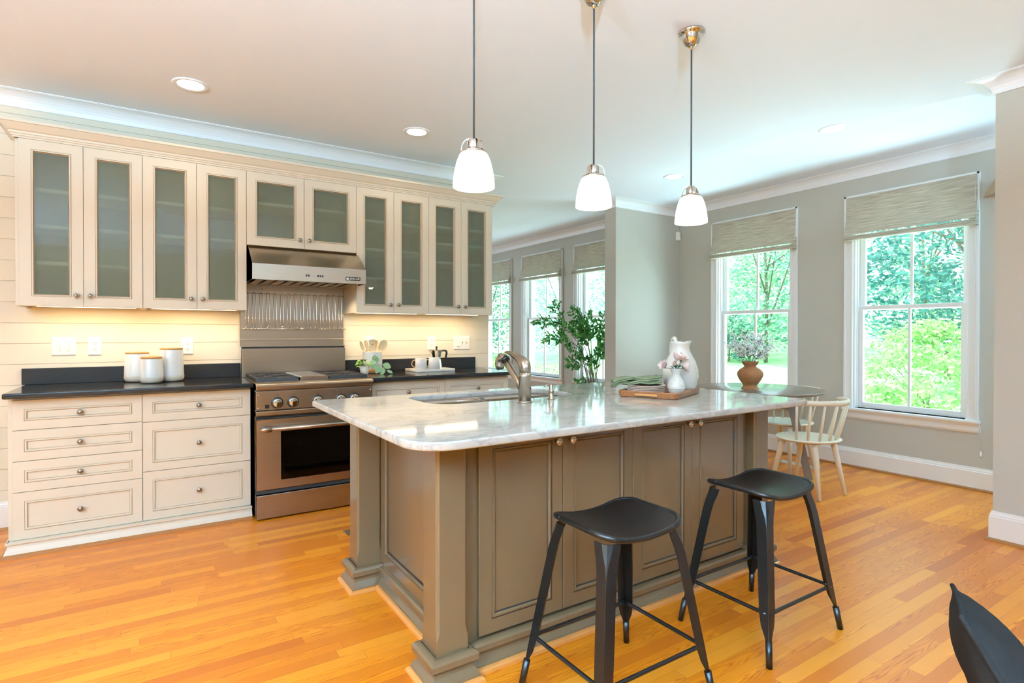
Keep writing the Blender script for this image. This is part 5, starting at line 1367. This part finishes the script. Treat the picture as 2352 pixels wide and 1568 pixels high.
# ================================================================== OUTDOORS
mb = MB()
v = []; f = []; gx = [6.4+i*2 for i in range(22)]; gy = [-22+i*2.6 for i in range(26)]
def gz(x, y): return -.42+max(0, x-7)*.062+.10*math.sin(x*.5+y*.3)*min(1, max(0, x-7)/4)
for x in gx:
    for y in gy: v.append((x, y, gz(x, y)))
for i in range(len(gx)-1):
    for j in range(len(gy)-1): f.append((i*26+j, (i+1)*26+j, (i+1)*26+j+1, i*26+j+1))
o = MB().add(v, f, True).build('lawn', 'lawn', kind='structure')
def tree(label, x, y, h, rx, mat, seed, n=3600, leaf=.17, low=.25, name='tree', group='trees beyond the lawn', trunk=.085):
    r7 = random.Random(seed); z0 = gz(x, y)-.05
    t = thing(name, label, 'tree' if name == 'tree' else 'shrub', (x, y, z0), group)
    tk = MB().tube([(x, y, z0), (x+.05, y, z0+h*.3), (x-.04, y+.05, z0+h*.62)], [trunk*.8, trunk*.6, trunk*.3], 9)
    for i in range(5):
        a = r7.uniform(0, 6.28); q = r7.uniform(.35, .8)*rx
        tk.tube([(x, y, z0+h*r7.uniform(.15, .5)), (x+q*.5*math.cos(a), y+q*.5*math.sin(a), z0+h*.55), (x+q*math.cos(a), y+q*math.sin(a), z0+h*r7.uniform(.55, .85))], [trunk*.4, trunk*.25, trunk*.1], 6)
    tk.build('trunk', 'bark', t); cm = MB(); n = int(n*1.8); leaf *= .82
    cl = []
    for i in range(max(24, n//32)):
        a = r7.uniform(0, 6.28); u = r7.random()**.5; zz = r7.uniform(low, 1); prof = math.sin(PI*min(1, (zz-low)/(1-low)*.86+.12))**.7
        cl.append(((x+rx*prof*u*math.cos(a), y+rx*prof*u*math.sin(a), z0+h*zz), r7.uniform(.20, .36)*rx*.6))
    for i in range(n):
        c, q = cl[i % len(cl)]; g = lambda: r7.gauss(0, .5)*q
        p = (c[0]+g(), c[1]+g(), c[2]+g()*.7)
        d = Vector((r7.gauss(0, 1), r7.gauss(0, 1), r7.gauss(-.2, .6))); s = leaf*r7.uniform(.6, 1.3)
        w = d.orthogonal().normalized()*s*.28; d = d.normalized()*s; P = Vector(p)
        cm.add([P, P+d*.5+w, P+d, P+d*.5-w], [(0, 1, 2, 3)])
    cm.build('crown', mat, t)
    return t
for args in (('dark blue green tree filling the upper panes of the larger window', 13.6, -.6, 6.2, 2.3, 'tree_dark', 1, 5200, .17, .16),
             ('dark tree at the right side of the larger window', 14.6, -3.2, 6.6, 2.4, 'tree_dark', 2, 4200, .17, .16),
             ('mid green tree behind the dark trees of the larger window', 20, 2.6, 7.5, 3.0, 'tree_mid', 3, 4200, .2, .12),
             ('pale green tree in the left upper pane behind the dining table', 20, 10.2, 8.0, 3.2, 'tree_pale', 4, 5200, .2, .10),
             ('pale green tree in the right upper pane behind the dining table', 18.6, 6.8, 7.2, 2.9, 'tree_mid', 5, 4600, .19, .10),
             ('far pale tree behind the gap between the dining trees', 26, 11.5, 9.5, 4.0, 'tree_pale', 6, 4600, .26, .08),
             ('mid green tree seen through the window behind the tall plant', 15.5, 14.0, 8.0, 3.2, 'tree_mid', 7, 4600, .2, .10),
             ('pale tree seen through the middle window of the room beyond', 14.2, 18.2, 8.2, 3.2, 'tree_pale', 8, 4600, .2, .10),
             ('blue green tree left of centre beyond the middle window', 11.8, 16.6, 6.2, 2.4, 'tree_dark', 9, 3600, .17, .08),
             ('pale tree seen through the narrow window beside the upper cabinets', 11.0, 20.2, 8.5, 3.2, 'tree_pale', 10, 4600, .2, .08)):
    tree(*args)
tree('bright yellow green shrub just outside the larger window', 9.1, -1.55, 1.72, 1.02, 'shrub_leaf', 21, 4200, .085, .12, 'garden_shrub', None, .03)
tree('small dark round bush on the lawn behind the dining table', 18.2, 8.0, 1.9, 1.1, 'tree_dark', 22, 1500, .12, .1, 'garden_bush', None, .04)
# clipped hedge under the windows of the room beyond
t = thing('hedge', 'low bright green hedge outside the windows of the room beyond', 'hedge', (8.2, 8.2, gz(8.2, 8.2)))
hm = MB(); r8 = random.Random(5)
for i in range(5200):
    x_ = 8.2+r8.uniform(-.45, .45); y_ = r8.uniform(5.2, 11.8); z_ = gz(8.2, y_)+r8.uniform(0, 1)**.6*.86+.05*math.sin(y_*3)
    P = Vector((x_, y_, z_)); d = Vector((r8.gauss(0, 1), r8.gauss(0, 1), r8.gauss(.3, 1))).normalized()*r8.uniform(.05, .10); w = d.orthogonal().normalized()*.022
    hm.add([P, P+d*.5+w, P+d, P+d*.5-w], [(0, 1, 2, 3)])
hm.build('foliage', 'shrub_leaf', t)
for i in range(6): y_ = 5.6+i*1.1; MB().tube([(8.2, y_, gz(8.2, y_)-.03), (8.2, y_+.05, gz(8.2, y_)+.6)], .02, 6).build('stem', 'bark', t)
# wooden fence at the far right of the garden
t = thing('garden_fence', 'grey wooden fence behind the shrub at the right', 'fence', (15.8, -1.2, gz(15.8, -1.2)))
for i in range(4): y_ = -3.4+i*1.3; MB().box(15.76, 15.86, y_, y_+.10, gz(15.8, y_)-.05, gz(15.8, y_)+1.25).build('post', 'fence_wood', t)
for z_ in (.45, .85, 1.15): MB().box(15.72, 15.76, -3.5, .6, gz(15.8, -1.2)+z_-.05, gz(15.8, -1.2)+z_+.05).build('rail', 'fence_wood', t)
